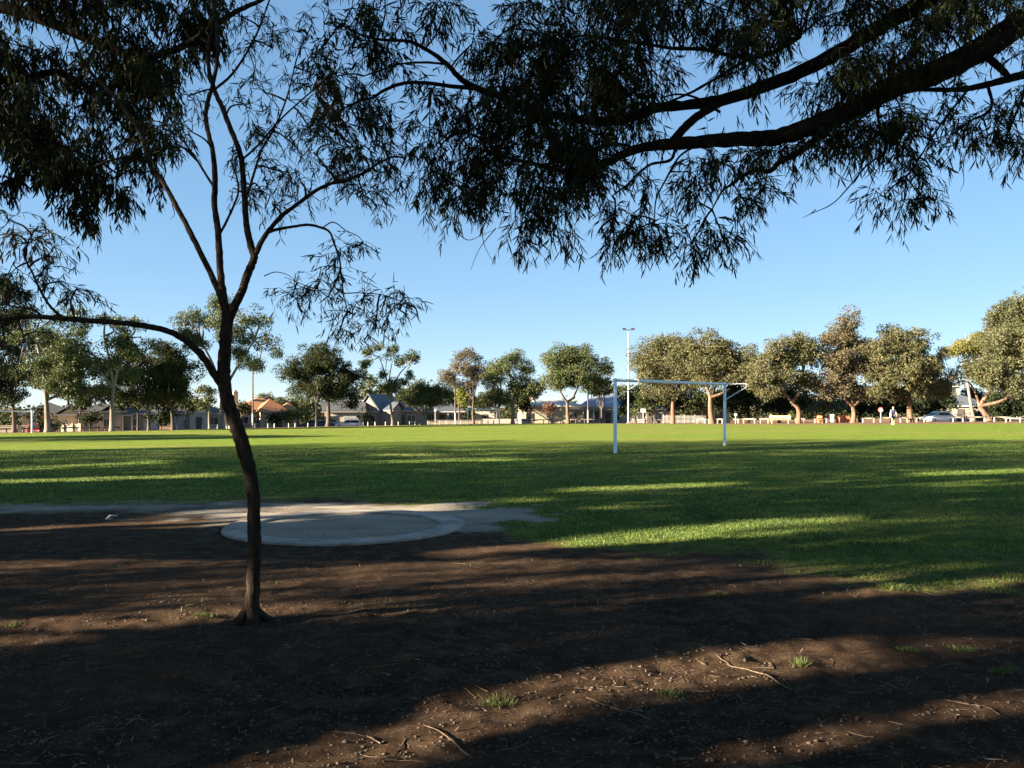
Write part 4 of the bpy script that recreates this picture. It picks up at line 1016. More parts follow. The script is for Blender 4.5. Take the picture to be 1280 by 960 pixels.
for w in [[(570, 290), (585, 300), (600, 295), (618, 287)], [(602, 275), (605, 305), (618, 330)], [(620, 285), (600, 310), (588, 338)], [(500, 0), (502, 25), (498, 45)], [(555, 30), (565, 55), (590, 70)], [(548, 50), (560, 70), (580, 90)], [(1255, 180), (1250, 205), (1235, 225)], [(1265, 185), (1272, 205), (1270, 225)], [(1200, 200), (1205, 225), (1200, 240)], [(1095, 215), (1085, 240), (1083, 262)], [(975, 235), (962, 255), (945, 268)], [(1020, 262), (1012, 268), (1003, 272)], [(480, 232), (492, 246), (500, 258)]]:
    Bg.wisp(w, 6.4)
def upper_crown(root, ells, leafm):  # unseen foliage added overhead to hold sky light off the soil
    cl_ = make_clumps(ells, .8, .8)
    b = MB(); crown_leaves(b, cl_, 48, .27, .11, keep_shade, .8)
    b.build('upper_crown', leafm, root)
root = thing('overhanging_gum_tree', 'big dark gum whose heavy limbs reach in across the top from the right', 'tree', tuple(tb), 0, local=False)
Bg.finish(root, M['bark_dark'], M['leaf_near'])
upper_crown(root, [(np.array([5.5, 6.5, 9.3]), np.array([4.5, 4.2, 3.0])), (np.array([2.0, 5.6, 7.6]), np.array([4.2, 3.0, 2.0])), (np.array([4.2, 2.2, 6.8]), np.array([4.0, 3.2, 2.2]))], M['leaf_near'])

# --- gum at the left, its drooping foliage fills the top left corner
Lg = Near()
tl_ = np.array([-8.4, 8.8, 0.0])
Lg.b.tubes(catmull([tl_ + [0, 0, -.15], tl_ + [.05, 0, .6], tl_ + [.2, .1, 2.4], tl_ + [.1, 0, 4.2], tl_ + [.3, -.2, 6.5], tl_ + [.2, 0, 9]], 6), np.linspace(.36, .1, 31), 12)
lk = tl_ + [.1, 0, 4.2]
Lg.branch([from_world(lk, 26), (-180, -60, 22, 8.8), (-60, -10, 18, 8.7), (40, 20, 14, 8.6), (110, 48, 12, 8.5), (160, 68, 10, 8.4), (200, 68, 9, 8.3), (240, 52, 8, 8.2), (270, 30, 7, 8.2), (300, 12, 6, 8.1), (330, -2, 5, 8.1), (370, -30, 4, 8.0)])
Lg.branch([from_world(lk + np.array([0, 0, -.8]), 20), (-160, 60, 16, 8.6), (-60, 90, 13, 8.5), (20, 100, 10, 8.4), (70, 90, 8, 8.4), (110, 110, 6, 8.3), (140, 140, 4, 8.3), (160, 165, 3, 8.3)])
Lg.branch([from_world(lk + np.array([0, 0, -1.2]), 16), (-140, 150, 12, 8.4), (-50, 160, 9, 8.3), (20, 165, 7, 8.2), (70, 180, 5, 8.2), (120, 200, 3, 8.2), (150, 220, 2, 8.2)])
kw = dict(L=.11, Wd=.0155, lpt=10, droop=1.25, tl=.26)
fill(Lg, -80, 200, -60, 235, 104, 7.6, 9.4, 34, 28, [(-80, -60), (210, -60), (200, 60), (190, 140), (180, 205), (150, 235), (100, 225), (50, 190), (-80, 210)], nsub=5, ntw=26, dz=.5, **kw)
fill(Lg, 150, 330, -40, 140, 20, 7.8, 9.0, 26, 20, [(150, -40), (310, -40), (270, 20), (245, 90), (220, 140), (170, 130)], nsub=4, ntw=22, dz=.4, **kw)
for a in [(100, 250, 16, 20), (115, 268, 10, 16), (130, 225, 20, 16), (80, 215, 18, 16), (60, 200, 18, 14), (30, 205, 18, 14), (170, 190, 14, 20), (195, 175, 10, 18), (145, 245, 10, 10), (105, 240, 22, 14), (185, 215, 7, 12), (45, 215, 14, 14), (10, 230, 14, 10), (20, 195, 20, 18), (205, 160, 8, 18)]:
    Lg.cluster(*a, 8.2, nsub=4, ntw=18, dz=.3, **kw)
root = thing('drooping_gum_tree', 'leafy gum at left whose hanging foliage fills the top corner', 'tree', tuple(tl_), 0, local=False)
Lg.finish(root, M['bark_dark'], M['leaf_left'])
upper_crown(root, [(np.array([-8.0, 9.0, 10.0]), np.array([4.5, 4.0, 3.0])), (np.array([-4.2, 7.6, 8.4]), np.array([3.8, 3.2, 2.2])), (np.array([-5.5, 4.0, 7.0]), np.array([3.6, 3.2, 2.2]))], M['leaf_left'])
# unseen trees over and behind the camera, added to darken the near soil
for k, (x_, y_, h_) in enumerate([(2.6, -4.2, 10.5), (-4.6, -4.8, 11.0), (9.5, 0.5, 11.0)]):
    b0 = np.array([x_, y_, 0.0])
    tree('shade_tree', ['unseen broad gum just behind the camera on the right', 'unseen broad gum just behind the camera on the left', 'unseen broad gum beside the camera, right of the view'][k],
         [b0, b0 + [.1, .1, 2.2], b0 + [-.1, .2, 4.6]], .27, [(b0 + np.array([0, .8, h_ * .74]), np.array([4.8, 4.6, 2.9])), (b0 + np.array([-.6, 2.2, h_ * .60]), np.array([4.2, 3.8, 1.9]))],
         M['leaf_near'], M['bark_dark'], cr=.95, dens=.9, n_per=60, L=.32, Wd=.15, keep=keep_shade, group='unseen gums around the camera', limbs=12)

# ------------------------------------------------------------------ distant wooded suburb beyond the houses (one mass)
fb = MB()
cl = []
for k in range(420):
    px_ = rng.uniform(-500, 1800); D_ = rng.uniform(185, 240)
    g = gd(px_, D_); h = rng.uniform(3.4, 6.0) * (1 if px_ > 700 else .85)
    for q in range(3):
        cl.append((g + [rng.normal() * 2, rng.normal() * 2, h * rng.uniform(.1, .85)], np.array([rng.uniform(1.6, 2.8), 2.2, rng.uniform(1.2, 1.9)])))
crown_leaves(fb, cl, 11, 1.0, .65)
dt = fb.build('distant_trees', M['leaf_deep']); dt['kind'] = 'stuff'
tag(dt, 'distant low mass of suburban trees beyond the houses', 'trees')

# ------------------------------------------------------------------ throwing circle
n = 72
th = np.linspace(0, 2 * math.pi, n, endpoint=False)
prof = [(RING_R + .01, -.06), (RING_R, .022), (RING_R - .02, .034), (RING_IN + .02, .032), (RING_IN, .022), (RING_IN - .005, -.05)]
rb = MB(); V = []
for r_, z_ in prof:
    w = 1 + .006 * np.sin(3 * th + 1) + .004 * np.sin(7 * th)
    V.append(np.stack([RING_C[0] + r_ * w * np.cos(th), RING_C[1] + r_ * w * np.sin(th), np.full(n, z_)], 1))
V = np.concatenate(V); q = np.arange(n); Fq = []
for k in range(len(prof) - 1):
    Fq.append(np.stack([k * n + q, k * n + (q + 1) % n, (k + 1) * n + (q + 1) % n, (k + 1) * n + q], 1))
rb.add(V, np.concatenate(Fq))
m, nt, bs = new_mat('ring_concrete')
f = noise(nt, 16, 8, rough=.7); g = noise(nt, 2.2, 4)
nt.links.new(mix(nt, ramp(nt, g, [(.38, (0, 0, 0)), (.62, (.85, .85, .85))]), ramp(nt, f, [(.3, (.22, .195, .16)), (.7, (.36, .32, .27))]), (.15, .115, .085)), bs.inputs['Base Color'])
bs.inputs['Roughness'].default_value = .95; bump(nt, bs, f, .5, .01)
ring = rb.build('throwing_circle', m)
tag(ring, 'round flush concrete throwing circle ring filled with gravel beside the young tree', 'concrete ring')

# ------------------------------------------------------------------ goals
def tube_part(name, P, r, m, parent, sides=10, n=4):
    P = catmull(P, n) if len(P) > 2 else np.array(P, float)
    return MB().tubes(P, np.full(len(P), r), sides, cap=True).build(name, m, parent, True)

def goal(label, A, B, hgt, r, back, arm=1.0, drop=.6):
    A = np.array(A, float); B = np.array(B, float)
    root = thing('football_goal', label, 'goal', tuple(.5 * (A + B)), 0, 'white football goals on the field', local=False)
    up = np.array([0, 0, hgt])
    top = max(A[2], B[2]) + hgt
    At = np.array([A[0], A[1], top]); Bt = np.array([B[0], B[1], top])
    d = unit((Bt - At)[None])[0]
    tube_part('post', [A - [0, 0, .2], At + [0, 0, r]], r, M['white_metal'], root, 12)
    tube_part('post', [B - [0, 0, .2], Bt + [0, 0, r]], r, M['white_metal'], root, 12)
    tube_part('crossbar', [At - d * r * .2, Bt + d * r * .2], r * .92, M['white_metal'], root, 12)
    bk = np.array([back[0], back[1], 0.0])
    for P in (At, Bt):
        tube_part('net_bracket', [P + bk * r, P + bk * (arm * .5), P + bk * (arm * .88), P + bk * arm + [0, 0, -.06], P + bk * (arm * .9) + [0, 0, -.16], P + bk * (arm * .45) + [0, 0, -drop * .66], P + bk * r + [0, 0, -drop]], r * .36, M['white_metal'], root, 8)
    return root
A = gp(769, 566.5); B = gp(906, 557)
goal('nearest and largest white goal frame without a net, right of centre', A, B, 2.44, .058, unit(np.array([[B[1] - A[1], -(B[0] - A[0])]]))[0], .98, .60)
A = gd(584.5, 136); B = gd(624, 134)
goal('small distant white goal at the far side, near the middle', A, B, 2.35, .10, (-.45, .9), .8, .5)
A = gd(-24, 91); B = gd(40, 91.5)
goal('white goal cut off by the left picture edge, beneath the trees', A, B, 2.4, .085, (-.3, .95), .8, .5)

# ------------------------------------------------------------------ floodlight pole and utility poles
def gz(px, D): return gd(px, D)
p = gd(785.5, 121)
root = thing('floodlight_pole', 'tall thin steel floodlight pole with two lamps behind the goal', 'light pole', tuple(p), local=False)
hp = (p[2], EYE - (412 - HY) / F * 121)
MB().tubes([p, p + [0, 0, 3], [p[0] + .02, p[1], hp[1]]], [.17, .14, .07], 10).build('pole', M['galv'], root, True)
part('base_plate', p + [0, 0, .06], (.55, .55, .1), M['galv'], root)
tube_part('crossarm', [(p[0] - .75, p[1], hp[1] - .05), (p[0] + .75, p[1], hp[1] - .05)], .04, M['galv'], root, 6)
for sx in (-1, 1):
    b = MB(); c = np.array([p[0] + sx * .62, p[1] - .1, hp[1] + .12])
    b.box(c, (.55, .34, .2)); b.box(c + [sx * .1, -.12, -.12], (.4, .3, .06))
    b.build('floodlight', M['dark_metal'], root)

def utility_pole(label, px, D, ytop, w=.24):
    p = gd(px, D); zt = EYE - (ytop - HY) / F * D
    root = thing('utility_pole', label, 'utility pole', tuple(p), 0, 'utility poles along the street', local=False)
    MB().tubes([p + [0, 0, 2.0], [p[0], p[1], zt]], [w * .5, w * .36], 8).build('pole', M['timber_dark'], root, True)
    MB().tubes([p, p + [0, 0, 2.02]], [w * .56, w * .52], 8).build('painted_base', M['trim_white'], root, True)
    part('crossarm', (p[0], p[1] - .12, zt - .5), (1.8, .1, .12), M['timber_dark'], root)
utility_pole('utility pole with pale base in front of the orange roofed house', 316, 117, 452)
utility_pole('utility pole with pale base beside the yellow green garden tree', 569, 141, 470)
utility_pole('utility pole at the verandah of the cream house', 735, 132, 465)

# ------------------------------------------------------------------ rails and bollards
GRL = 'log rail barriers along the far edge'
ordn = ['first', 'second', 'third', 'fourth', 'fifth', 'sixth', 'seventh', 'eighth', 'ninth', 'tenth', 'eleventh', 'twelfth', 'thirteenth', 'fourteenth', 'fifteenth', 'sixteenth', 'seventeenth', 'eighteenth', 'nineteenth', 'twentieth', 'twenty-first', 'twenty-second', 'twenty-third', 'twenty-fourth', 'twenty-fifth', 'twenty-sixth']
def rail(x0, x1, d, m, label, h=.52, posts=(.14, .86), r=.075):
    D = [float(edge_depth(x)) + d for x in (x0, x1)]
    A = gd(x0, D[0]); B = gd(x1, D[1])
    root = thing('log_rail', label, 'rail', tuple(.5 * (A + B)), 0, GRL, local=False)
    e = np.array([0, 0, h])
    sag = np.array([0, 0, rng.normal() * .015])
    MB().tubes([A + e, .5 * (A + B) + e + sag, B + e + sag * .5], [r, r * 1.05, r * .95], 8, cap=True).build('rail', m, root, True)
    for t in posts:
        P = A + (B - A) * t
        MB().tubes([P - [0, 0, .2], P + [0, 0, h - .03]], [r * 1.1, r], 8, cap=True).build('post', m, root, True)
rails = [(870, 883), (885, 890), (896, 904), (910, 925), (927, 946), (949, 962), (993, 1007), (1016, 1036), (1076, 1095), (1098, 1118), (1124, 1136), (1144, 1157), (1189, 1206), (1210, 1234), (1239, 1267), (1271, 1300)]
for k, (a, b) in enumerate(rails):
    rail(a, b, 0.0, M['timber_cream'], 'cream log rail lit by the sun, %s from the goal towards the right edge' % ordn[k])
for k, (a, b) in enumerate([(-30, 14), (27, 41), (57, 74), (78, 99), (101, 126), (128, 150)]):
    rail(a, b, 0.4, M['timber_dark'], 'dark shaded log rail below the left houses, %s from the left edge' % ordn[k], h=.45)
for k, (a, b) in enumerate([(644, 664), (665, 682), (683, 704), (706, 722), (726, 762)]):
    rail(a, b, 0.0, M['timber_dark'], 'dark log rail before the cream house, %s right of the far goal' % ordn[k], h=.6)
GBo = 'low bollards on the verge'
def bollard(px, d, k, m=None):
    p = gd(px, float(edge_depth(px)) + d)
    o = MB().tubes([p - [0, 0, .1], p + [0, 0, .55], p + [0, 0, .6]], [.085, .08, .05], 8, cap=True).build('bollard', m or M['bollard'])
    tag(o, 'low timber bollard on the far verge, %s counted from the left' % ordn[k], 'bollard', GBo)
for k, px_ in enumerate([221, 243, 253, 272, 319, 335, 343, 361, 369, 385, 460, 469, 482, 498, 512, 519, 538, 550, 558, 576, 600, 610, 617]):
    bollard(px_, .3, k)

# ------------------------------------------------------------------ houses
def roof_mesh(kind, w, d, h, z, ov, cx=0, cy=0):
    x, y = w / 2 + ov, d / 2 + ov
    b = MB(); t = .12
    if kind == 'hip':
        L = max(0.0, x - y) if w >= d else 0.0; Ly = max(0.0, y - x) if d > w else 0.0
        V = [(-x, -y, 0), (x, -y, 0), (x, y, 0), (-x, y, 0), (-L, -Ly, h), (L, Ly, h)]
        Fc4 = [(0, 1, 5, 4), (2, 3, 4, 5)] if w >= d else [(1, 2, 5, 4), (3, 0, 4, 5)]
        Fc3 = [(1, 2, 5), (3, 0, 4)] if w >= d else [(0, 1, 4), (2, 3, 5)]
        base = b.n; V = np.array(V, float) + [cx, cy, z]
        b.add(V, Fc4); b.Q.setdefault(3, []).append(np.array(Fc3)); 
    elif kind == 'gable_front':                    # ridge runs back from the street
        V = np.array([(-x, -y, 0), (0, -y, h), (x, -y, 0), (-x, y, 0), (0, y, h), (x, y, 0)], float) + [cx, cy, z]
        b.add(V, [(0, 1, 4, 3), (1, 2, 5, 4)])
    else:                                          # ridge along the street
        V = np.array([(-x, -y, 0), (-x, 0, h), (-x, y, 0), (x, -y, 0), (x, 0, h), (x, y, 0)], float) + [cx, cy, z]
        b.add(V, [(0, 3, 4, 1), (1, 4, 5, 2)])
    return b

def house(label, px, D, w, d, hw, kind, hr, wall, roofm, windows=(), doors=(), garage=(), chimney=None, porch=None, turn=0.0, ov=.45, wings=(), cat='house', drop=0.0):
    p = gd(px, D)
    root = thing('house', label, cat, (p[0], p[1], p[2] - drop), -math.atan2(p[0], p[1]) + turn, 'houses across the street')
    def body(w, d, hw, kind, hr, cx, cy, rm):
        part('wall', (cx, cy, hw / 2 - .3), (w, d, hw + .6), M[wall], root)
        if kind == 'gable_front':
            x = w / 2 - .01
            for yy in (-d / 2 + .01, d / 2 - .01):
                g = MB()
                g.add(np.array([(-x, yy, hw - .02), (x, yy, hw - .02), (0, yy, hw + hr * (x / (w / 2 + ov)))]) + [cx, cy, 0], [(0, 1, 2)])
                g.build('gable', M[wall], root)
        if kind == 'gable_side':
            y = d / 2 - .01
            for xx in (-w / 2 + .01, w / 2 - .01):
                g = MB()
                g.add(np.array([(xx, -y, hw - .02), (xx, y, hw - .02), (xx, 0, hw + hr * (y / (d / 2 + ov)))]) + [cx, cy, 0], [(0, 1, 2)])
                g.build('gable', M[wall], root)
        o = roof_mesh(kind, w, d, hr, hw, ov, cx, cy).build('roof', M[rm], root)
        so = o.modifiers.new('thick', 'SOLIDIFY'); so.thickness = .14; so.offset = 1
        part('fascia', (cx, cy - d / 2 - ov + .02, hw - .04), (w + 2 * ov + .04, .05, .2), M['trim_white'], o)
        return o
    r = body(w, d, hw, kind, hr, 0, d / 2, roofm)
    for (cx, ww, dd, hh, kk, rr_, yy) in wings:
        body(ww, dd, hh, kk, rr_, cx, yy + dd / 2, roofm)
    for (x, z, ww, hh, *yy) in windows:
        y = (yy[0] if yy else 0)
        f = part('window', (x, y - .02, z), (ww, .1, hh), M['trim_white'], root)
        part('pane', (x - ww * .235, y - .085, z), (ww * .42, .03, hh * .84), M['window'], f)
        part('pane', (x + ww * .235, y - .085, z), (ww * .42, .03, hh * .84), M['window'], f)
        part('sill', (x, y - .1, z - hh / 2 - .04), (ww + .2, .16, .08), M['trim_white'], f)
    for (x, ww, hh, *yy) in doors:
        y = (yy[0] if yy else 0)
        f = part('door', (x, y - .03, hh / 2), (ww, .1, hh), M['door_dark'], root)
        part('handle', (x + ww * .36, y - .1, 1.0), (.06, .06, .14), M['galv'], f)
    for (x, ww, hh, *yy) in garage:
        y = (yy[0] if yy else 0)
        f = part('garage_door', (x, y - .03, hh / 2), (ww, .08, hh), M['garage'], root)
        for q in range(4): part('panel', (x, y - .085, hh * (q + .5) / 4), (ww * .97, .03, hh / 4 * .88), M['garage'], f)
    if chimney:
        cx, cy, zt, mt = chimney
        c = part('chimney', (cx, cy, zt - 1.0), (.75, .75, 2.0), M[mt], r)
        part('chimney_pot', (cx, cy, zt + .12), (.3, .3, .26), M['roof_orange'], r)
    if porch:
        x0, x1, yf, zt, np_, pm = porch
        part('verandah_roof', ((x0 + x1) / 2, -yf / 2 - .05, zt), (x1 - x0, yf, .14), M[pm], root)
        for q in range(np_):
            x = x0 + .15 + (x1 - x0 - .3) * q / max(1, np_ - 1)
            part('verandah_post', (x, -yf + .15, zt / 2 - .05), (.16, .16, zt), M['trim_white'], root)
    return root
house('cream gabled house behind the left goal with a grey roof', 62, 118, 6.8, 8, 2.75, 'hip', 1.6, 'cream', 'roof_grey', windows=[(-1.8, 1.5, 1.5, 1.2)], doors=[(.2, 1.0, 2.1)], wings=[(2.55, 2.9, 3, 2.75, 'gable_front', 1.2, -1.4)], drop=.1)
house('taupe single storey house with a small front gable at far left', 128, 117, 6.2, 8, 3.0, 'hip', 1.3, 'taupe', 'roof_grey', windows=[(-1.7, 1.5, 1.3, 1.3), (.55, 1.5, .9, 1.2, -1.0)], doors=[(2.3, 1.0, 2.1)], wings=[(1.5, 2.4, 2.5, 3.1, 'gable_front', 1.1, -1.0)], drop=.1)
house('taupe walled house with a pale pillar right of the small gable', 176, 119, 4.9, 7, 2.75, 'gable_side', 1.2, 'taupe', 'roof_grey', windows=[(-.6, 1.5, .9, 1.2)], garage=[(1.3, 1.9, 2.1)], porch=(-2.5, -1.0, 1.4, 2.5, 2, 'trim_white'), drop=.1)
house('white gabled house with garage behind the narrow dark tree', 247, 126, 7.6, 9, 2.7, 'hip', 1.7, 'white_wall', 'roof_grey', garage=[(-2.5, 2.3, 2.2)], windows=[(2.3, 1.5, 1.4, 1.3)], doors=[(.2, .9, 2.1, -1.2)], wings=[(.2, 2.7, 3, 2.9, 'gable_front', 1.4, -1.2)])
house('rendered house with orange tiled hip roofs behind the young tree', 332, 139, 9.6, 9, 2.9, 'hip', 2.2, 'tan_wall', 'roof_orange', windows=[(-3.6, 1.5, 1.6, 1.3), (-1.6, 1.5, 1.2, 1.3)], doors=[(1.9, 1.1, 2.2, -1.3)], wings=[(.9, 4.2, 4.2, 2.9, 'hip', 2.0, -1.3), (4.0, 3.4, 3.6, 2.7, 'hip', 1.6, -.7)], chimney=(-4.0, 4.2, 6.3, 'cream'), turn=.25)
house('pale roofed house rising behind the orange tiled roofs', 336, 158, 9, 8, 3.6, 'gable_front', 2.4, 'white_wall', 'roof_pale', windows=[(0, 1.6, 1.6, 1.2)])
house('cream stone house with garage behind the parked silver car', 430, 143, 6.6, 8, 2.8, 'gable_side', 1.7, 'stone', 'roof_grey', garage=[(1.2, 2.6, 2.1)], windows=[(-2.0, 1.5, 1.4, 1.2)])
house('steep grey gabled house with white bargeboards left of the slender gum', 461, 147, 4.0, 8, 2.8, 'gable_front', 3.0, 'taupe', 'roof_slate', windows=[(.9, 1.4, .9, 1.4), (-1.2, 1.4, .9, 1.4)], wings=[(2.6, 3.6, 4, 3.0, 'gable_side', 1.4, .6)], turn=-.55, ov=.3)
house('taupe low house half hidden behind the slender gum', 503, 149, 7, 8, 2.9, 'hip', 1.6, 'taupe', 'roof_grey', windows=[(-1.5, 1.5, 1.8, 1.3), (1.6, 1.5, 1.6, 1.3)], doors=[(0, 1.0, 2.1)])
house('low verandah house behind the tan garden wall', 553, 154, 7.5, 8, 2.7, 'hip', 1.4, 'tan_wall', 'roof_slate', windows=[(-2, 1.5, 1.4, 1.4), (2, 1.5, 1.4, 1.4)], doors=[(0, 1.0, 2.1)], porch=(-3.2, 3.2, 1.8, 2.5, 4, 'roof_slate'))
house('small pale shed with a blue roof behind the far goal', 606, 158, 3.6, 4, 3.2, 'gable_side', 1.0, 'white_wall', 'roof_blue', doors=[(0, 1.0, 2.1)])
house('bright cream house wall with a verandah behind the dark log rails', 690, 146, 11.0, 9, 3.4, 'hip', 1.1, 'cream', 'roof_pale', windows=[(-4.0, 1.6, 1.4, 1.2)], doors=[(3.8, 1.0, 2.1)], porch=(1.5, 7.2, 2.2, 2.8, 4, 'roof_pale'), chimney=(-3.2, 4.5, 6.2, 'cream'), turn=.12)
house('white house with a blue grey hip roof and chimney behind the near goal post', 757, 149, 8.4, 9, 3.2, 'hip', 3.2, 'white_wall', 'roof_blue', windows=[(-1.5, 1.6, 1.1, 1.5), (2.2, 1.6, 1.1, 1.5)], doors=[(.4, 1.0, 2.1)], porch=(-3.8, 1.2, 1.8, 2.7, 3, 'roof_pale'), chimney=(-.9, 2.6, 6.5, 'cream'), turn=.15)
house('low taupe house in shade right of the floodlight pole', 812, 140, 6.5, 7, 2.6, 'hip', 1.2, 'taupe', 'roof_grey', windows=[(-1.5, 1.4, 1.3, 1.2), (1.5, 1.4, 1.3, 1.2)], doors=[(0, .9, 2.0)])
house('cream cottage with a terracotta roof behind the picket fence', 886, 131, 6.2, 7, 2.9, 'hip', 1.9, 'cream', 'roof_orange', windows=[(-1.8, 1.5, 1.2, 1.3), (1.6, 1.5, 1.2, 1.3)], doors=[(0, .95, 2.1)], porch=(-2.6, 2.6, 1.6, 2.5, 4, 'cream'))
house('slate roofed house with an upper dormer behind the white car', 1201, 128, 7.4, 9, 2.5, 'hip', 1.9, 'taupe', 'roof_slate', windows=[(-2, 1.3, 1.3, 1.1), (2.2, 1.3, 1.3, 1.1), (-.6, 5.0, .8, .9, 3.0)], doors=[(0, .95, 2.0)], wings=[(-.6, 2.0, 4, 5.6, 'hip', 1.0, 3.0)], chimney=(-.4, 6, 7.2, 'stone'), turn=.2)

# garden walls and fences
def wall_seg(name, label, px0, px1, D0_, D1_, h, th_, m, cat, cap=None, piers=()):
    A = gd(px0, D0_); B = gd(px1, D1_)
    L = np.linalg.norm((B - A)[:2]); a = math.atan2(B[1] - A[1], B[0] - A[0])
    root = thing(name, label, cat, (A[0], A[1], min(A[2], B[2])), a)
    part('panel', (L / 2, 0, h / 2 - .15), (L, th_, h + .3), m, root)
    if cap: part('coping', (L / 2, 0, h + .04), (L + .06, th_ + .1, .08), cap, root)
    for t in piers: part('pier', (L * t, 0, h / 2), (.42, .42, h + .35), M['cream'], root)
wall_seg('garden_wall', 'cream front fence with pale piers behind the left goal', -60, 41, 109, 111, 1.15, .14, M['tan_wall'], 'wall', M['cream'], (.02, .79, .97))
wall_seg('garden_wall', 'pinkish garden wall with piers before the cream gabled house', 76, 101, 110, 110, 1.2, .16, M['stone'], 'wall', M['cream'], (.1, .55, .95))
wall_seg('garden_wall', 'long low tan wall before the verandah house', 534, 602, 148, 150, 1.05, .2, M['stone'], 'wall', M['kerb'])
wall_seg('garden_wall', 'grey sheet fence behind the far goal', 603, 646, 150, 149, 1.25, .06, M['taupe'], 'fence', None, ())
wall_seg('garden_wall', 'short cream wall block right of the airy gum', 652, 663, 140, 140, .75, .3, M['cream'], 'wall', M['trim_white'])
A = gd(829, 117); B = gd(882, 115)
L = np.linalg.norm((B - A)[:2]); a = math.atan2(B[1] - A[1], B[0] - A[0])
root = thing('picket_fence', 'white picket fence under the broad olive gum behind the goal', 'fence', tuple(A), a)
for z_ in (.35, .9): part('fence_rail', (L / 2, .04, z_), (L, .05, .09), M['picket'], root)
for k in range(5): part('fence_post', (L * k / 4, .09, .6), (.14, .14, 1.3), M['picket'], root)
me = None
npk = int(L / .17)
for k in range(npk):
    if me is None:
        o = MB().box((0, 0, .58), (.07, .03, 1.1)).build('picket', M['picket'], root); me = o.data
    else:
        o = bpy.data.objects.new('picket', me); COL.objects.link(o); o.parent = root
    o.location = (L * (k + .5) / npk, -.01, 0)

# ------------------------------------------------------------------ cars
def car(label, px, D, rz, colour, kind='sedan', lift=0.0):
    p = gd(px, D)
    root = thing('parked_car', label, 'car', (p[0], p[1], p[2] + lift), rz, 'cars parked along the street')
    pm = paint('paint_' + label.split()[0] + str(px), colour)
    Lh, Wh = 2.2, .87
    st = [(-2.2, .50, .62, .70), (-2.12, .30, .80, .80), (-1.7, .22, .92, .86), (-.9, .2, .95, .88), (0, .2, .95, .885), (.8, .2, .94, .88), (1.4, .21, .86, .86), (1.95, .25, .74, .80), (2.17, .35, .64, .70), (2.2, .45, .56, .62)]
    def loft(stations, top_in=.9):
        b = MB(); V = []; m_ = 10
        for x, z0, z1, w in stations:
            zs = [z0, z0 + .06, .5 * (z0 + z1), z1 - .05, z1]
            ws = [w * .9, w * .98, w, w * .97, w * top_in]
            ring = [(x, -ws[i], zs[i]) for i in range(5)] + [(x, ws[i], zs[i]) for i in range(4, -1, -1)]
            V += ring
        b.add(V, [(k * m_ + i, k * m_ + (i + 1) % m_, (k + 1) * m_ + (i + 1) % m_, (k + 1) * m_ + i) for k in range(len(stations) - 1) for i in range(m_)])
        for e in (0, len(stations) - 1): b.Q.setdefault(m_, []).append(np.arange(m_)[None] + e * m_)
        return b
    body = loft(st).build('body', pm, root, True)
    if kind == 'hatch': cb = [(-2.02, .9, .95, .74), (-1.75, .88, 1.36, .68), (-1.0, .88, 1.47, .66), (-.1, .88, 1.48, .66), (.35, .88, 1.38, .67), (1.05, .86, .93, .74)]
    else: cb = [(-1.75, .88, .95, .74), (-1.15, .88, 1.32, .66), (-.6, .88, 1.42, .65), (0, .88, 1.43, .65), (.35, .88, 1.36, .66), (1.15, .86, .93, .74)]
    cabin = loft(cb, .82).build('cabin', pm, root, True)
    zt = cb[2][2]
    for sy in (-1, 1):
        for (x0, x1, xt0, xt1) in ((-1.35 if kind != 'hatch' else -1.7, -.35, -1.0 if kind != 'hatch' else -1.5, -.38), (-.27, .78, -.3, .3)):
            V = np.array([(x0, sy * .745, .95), (x1, sy * .745, .95), (xt1, sy * .665, zt - .12), (xt0, sy * .665, zt - .12)])
            b = MB(); b.add(np.concatenate([V, V - [0, sy * .03, 0]]), [(0, 1, 2, 3), (4, 5, 6, 7)]); b.build('side_window', M['window'], cabin)
    b = MB(); b.add([(.52, -.6, zt - .12), (.52, .6, zt - .12), (1.1, .66, .97), (1.1, -.66, .97)], [(0, 1, 2, 3)]); b.build('windscreen', M['window'], cabin)
    xb = cb[0][0]
    b = MB(); b.add([(cb[1][0] - .06, -.58, zt - .16), (cb[1][0] - .06, .58, zt - .16), (xb - .02, .64, .99), (xb - .02, -.64, .99)], [(0, 1, 2, 3)]); b.build('rear_window', M['window'], cabin)
    th_ = np.linspace(0, 2 * math.pi, 18, endpoint=False)
    for x in (-1.35, 1.38):
        for sy in (-1, 1):
            w = thing_wheel(root, x, sy)
    for sy in (-1, 1):
        part('headlight', (2.13, sy * .58, .62), (.12, .3, .13), M['lamp_glass'], body, bevel=.02)
        part('tail_light', (-2.14, sy * .6, .72), (.1, .28, .14), M['lamp_red'], body, bevel=.02)
        part('door_mirror', (.72, sy * .93, .98), (.14, .16, .12), pm, cabin, bevel=.02)
        part('door_handle', (-.2, sy * .89, .82), (.16, .03, .03), M['galv'], body)
    part('bumper', (2.16, 0, .4), (.12, 1.3, .14), M['dark_metal'], body, bevel=.02)
    return root
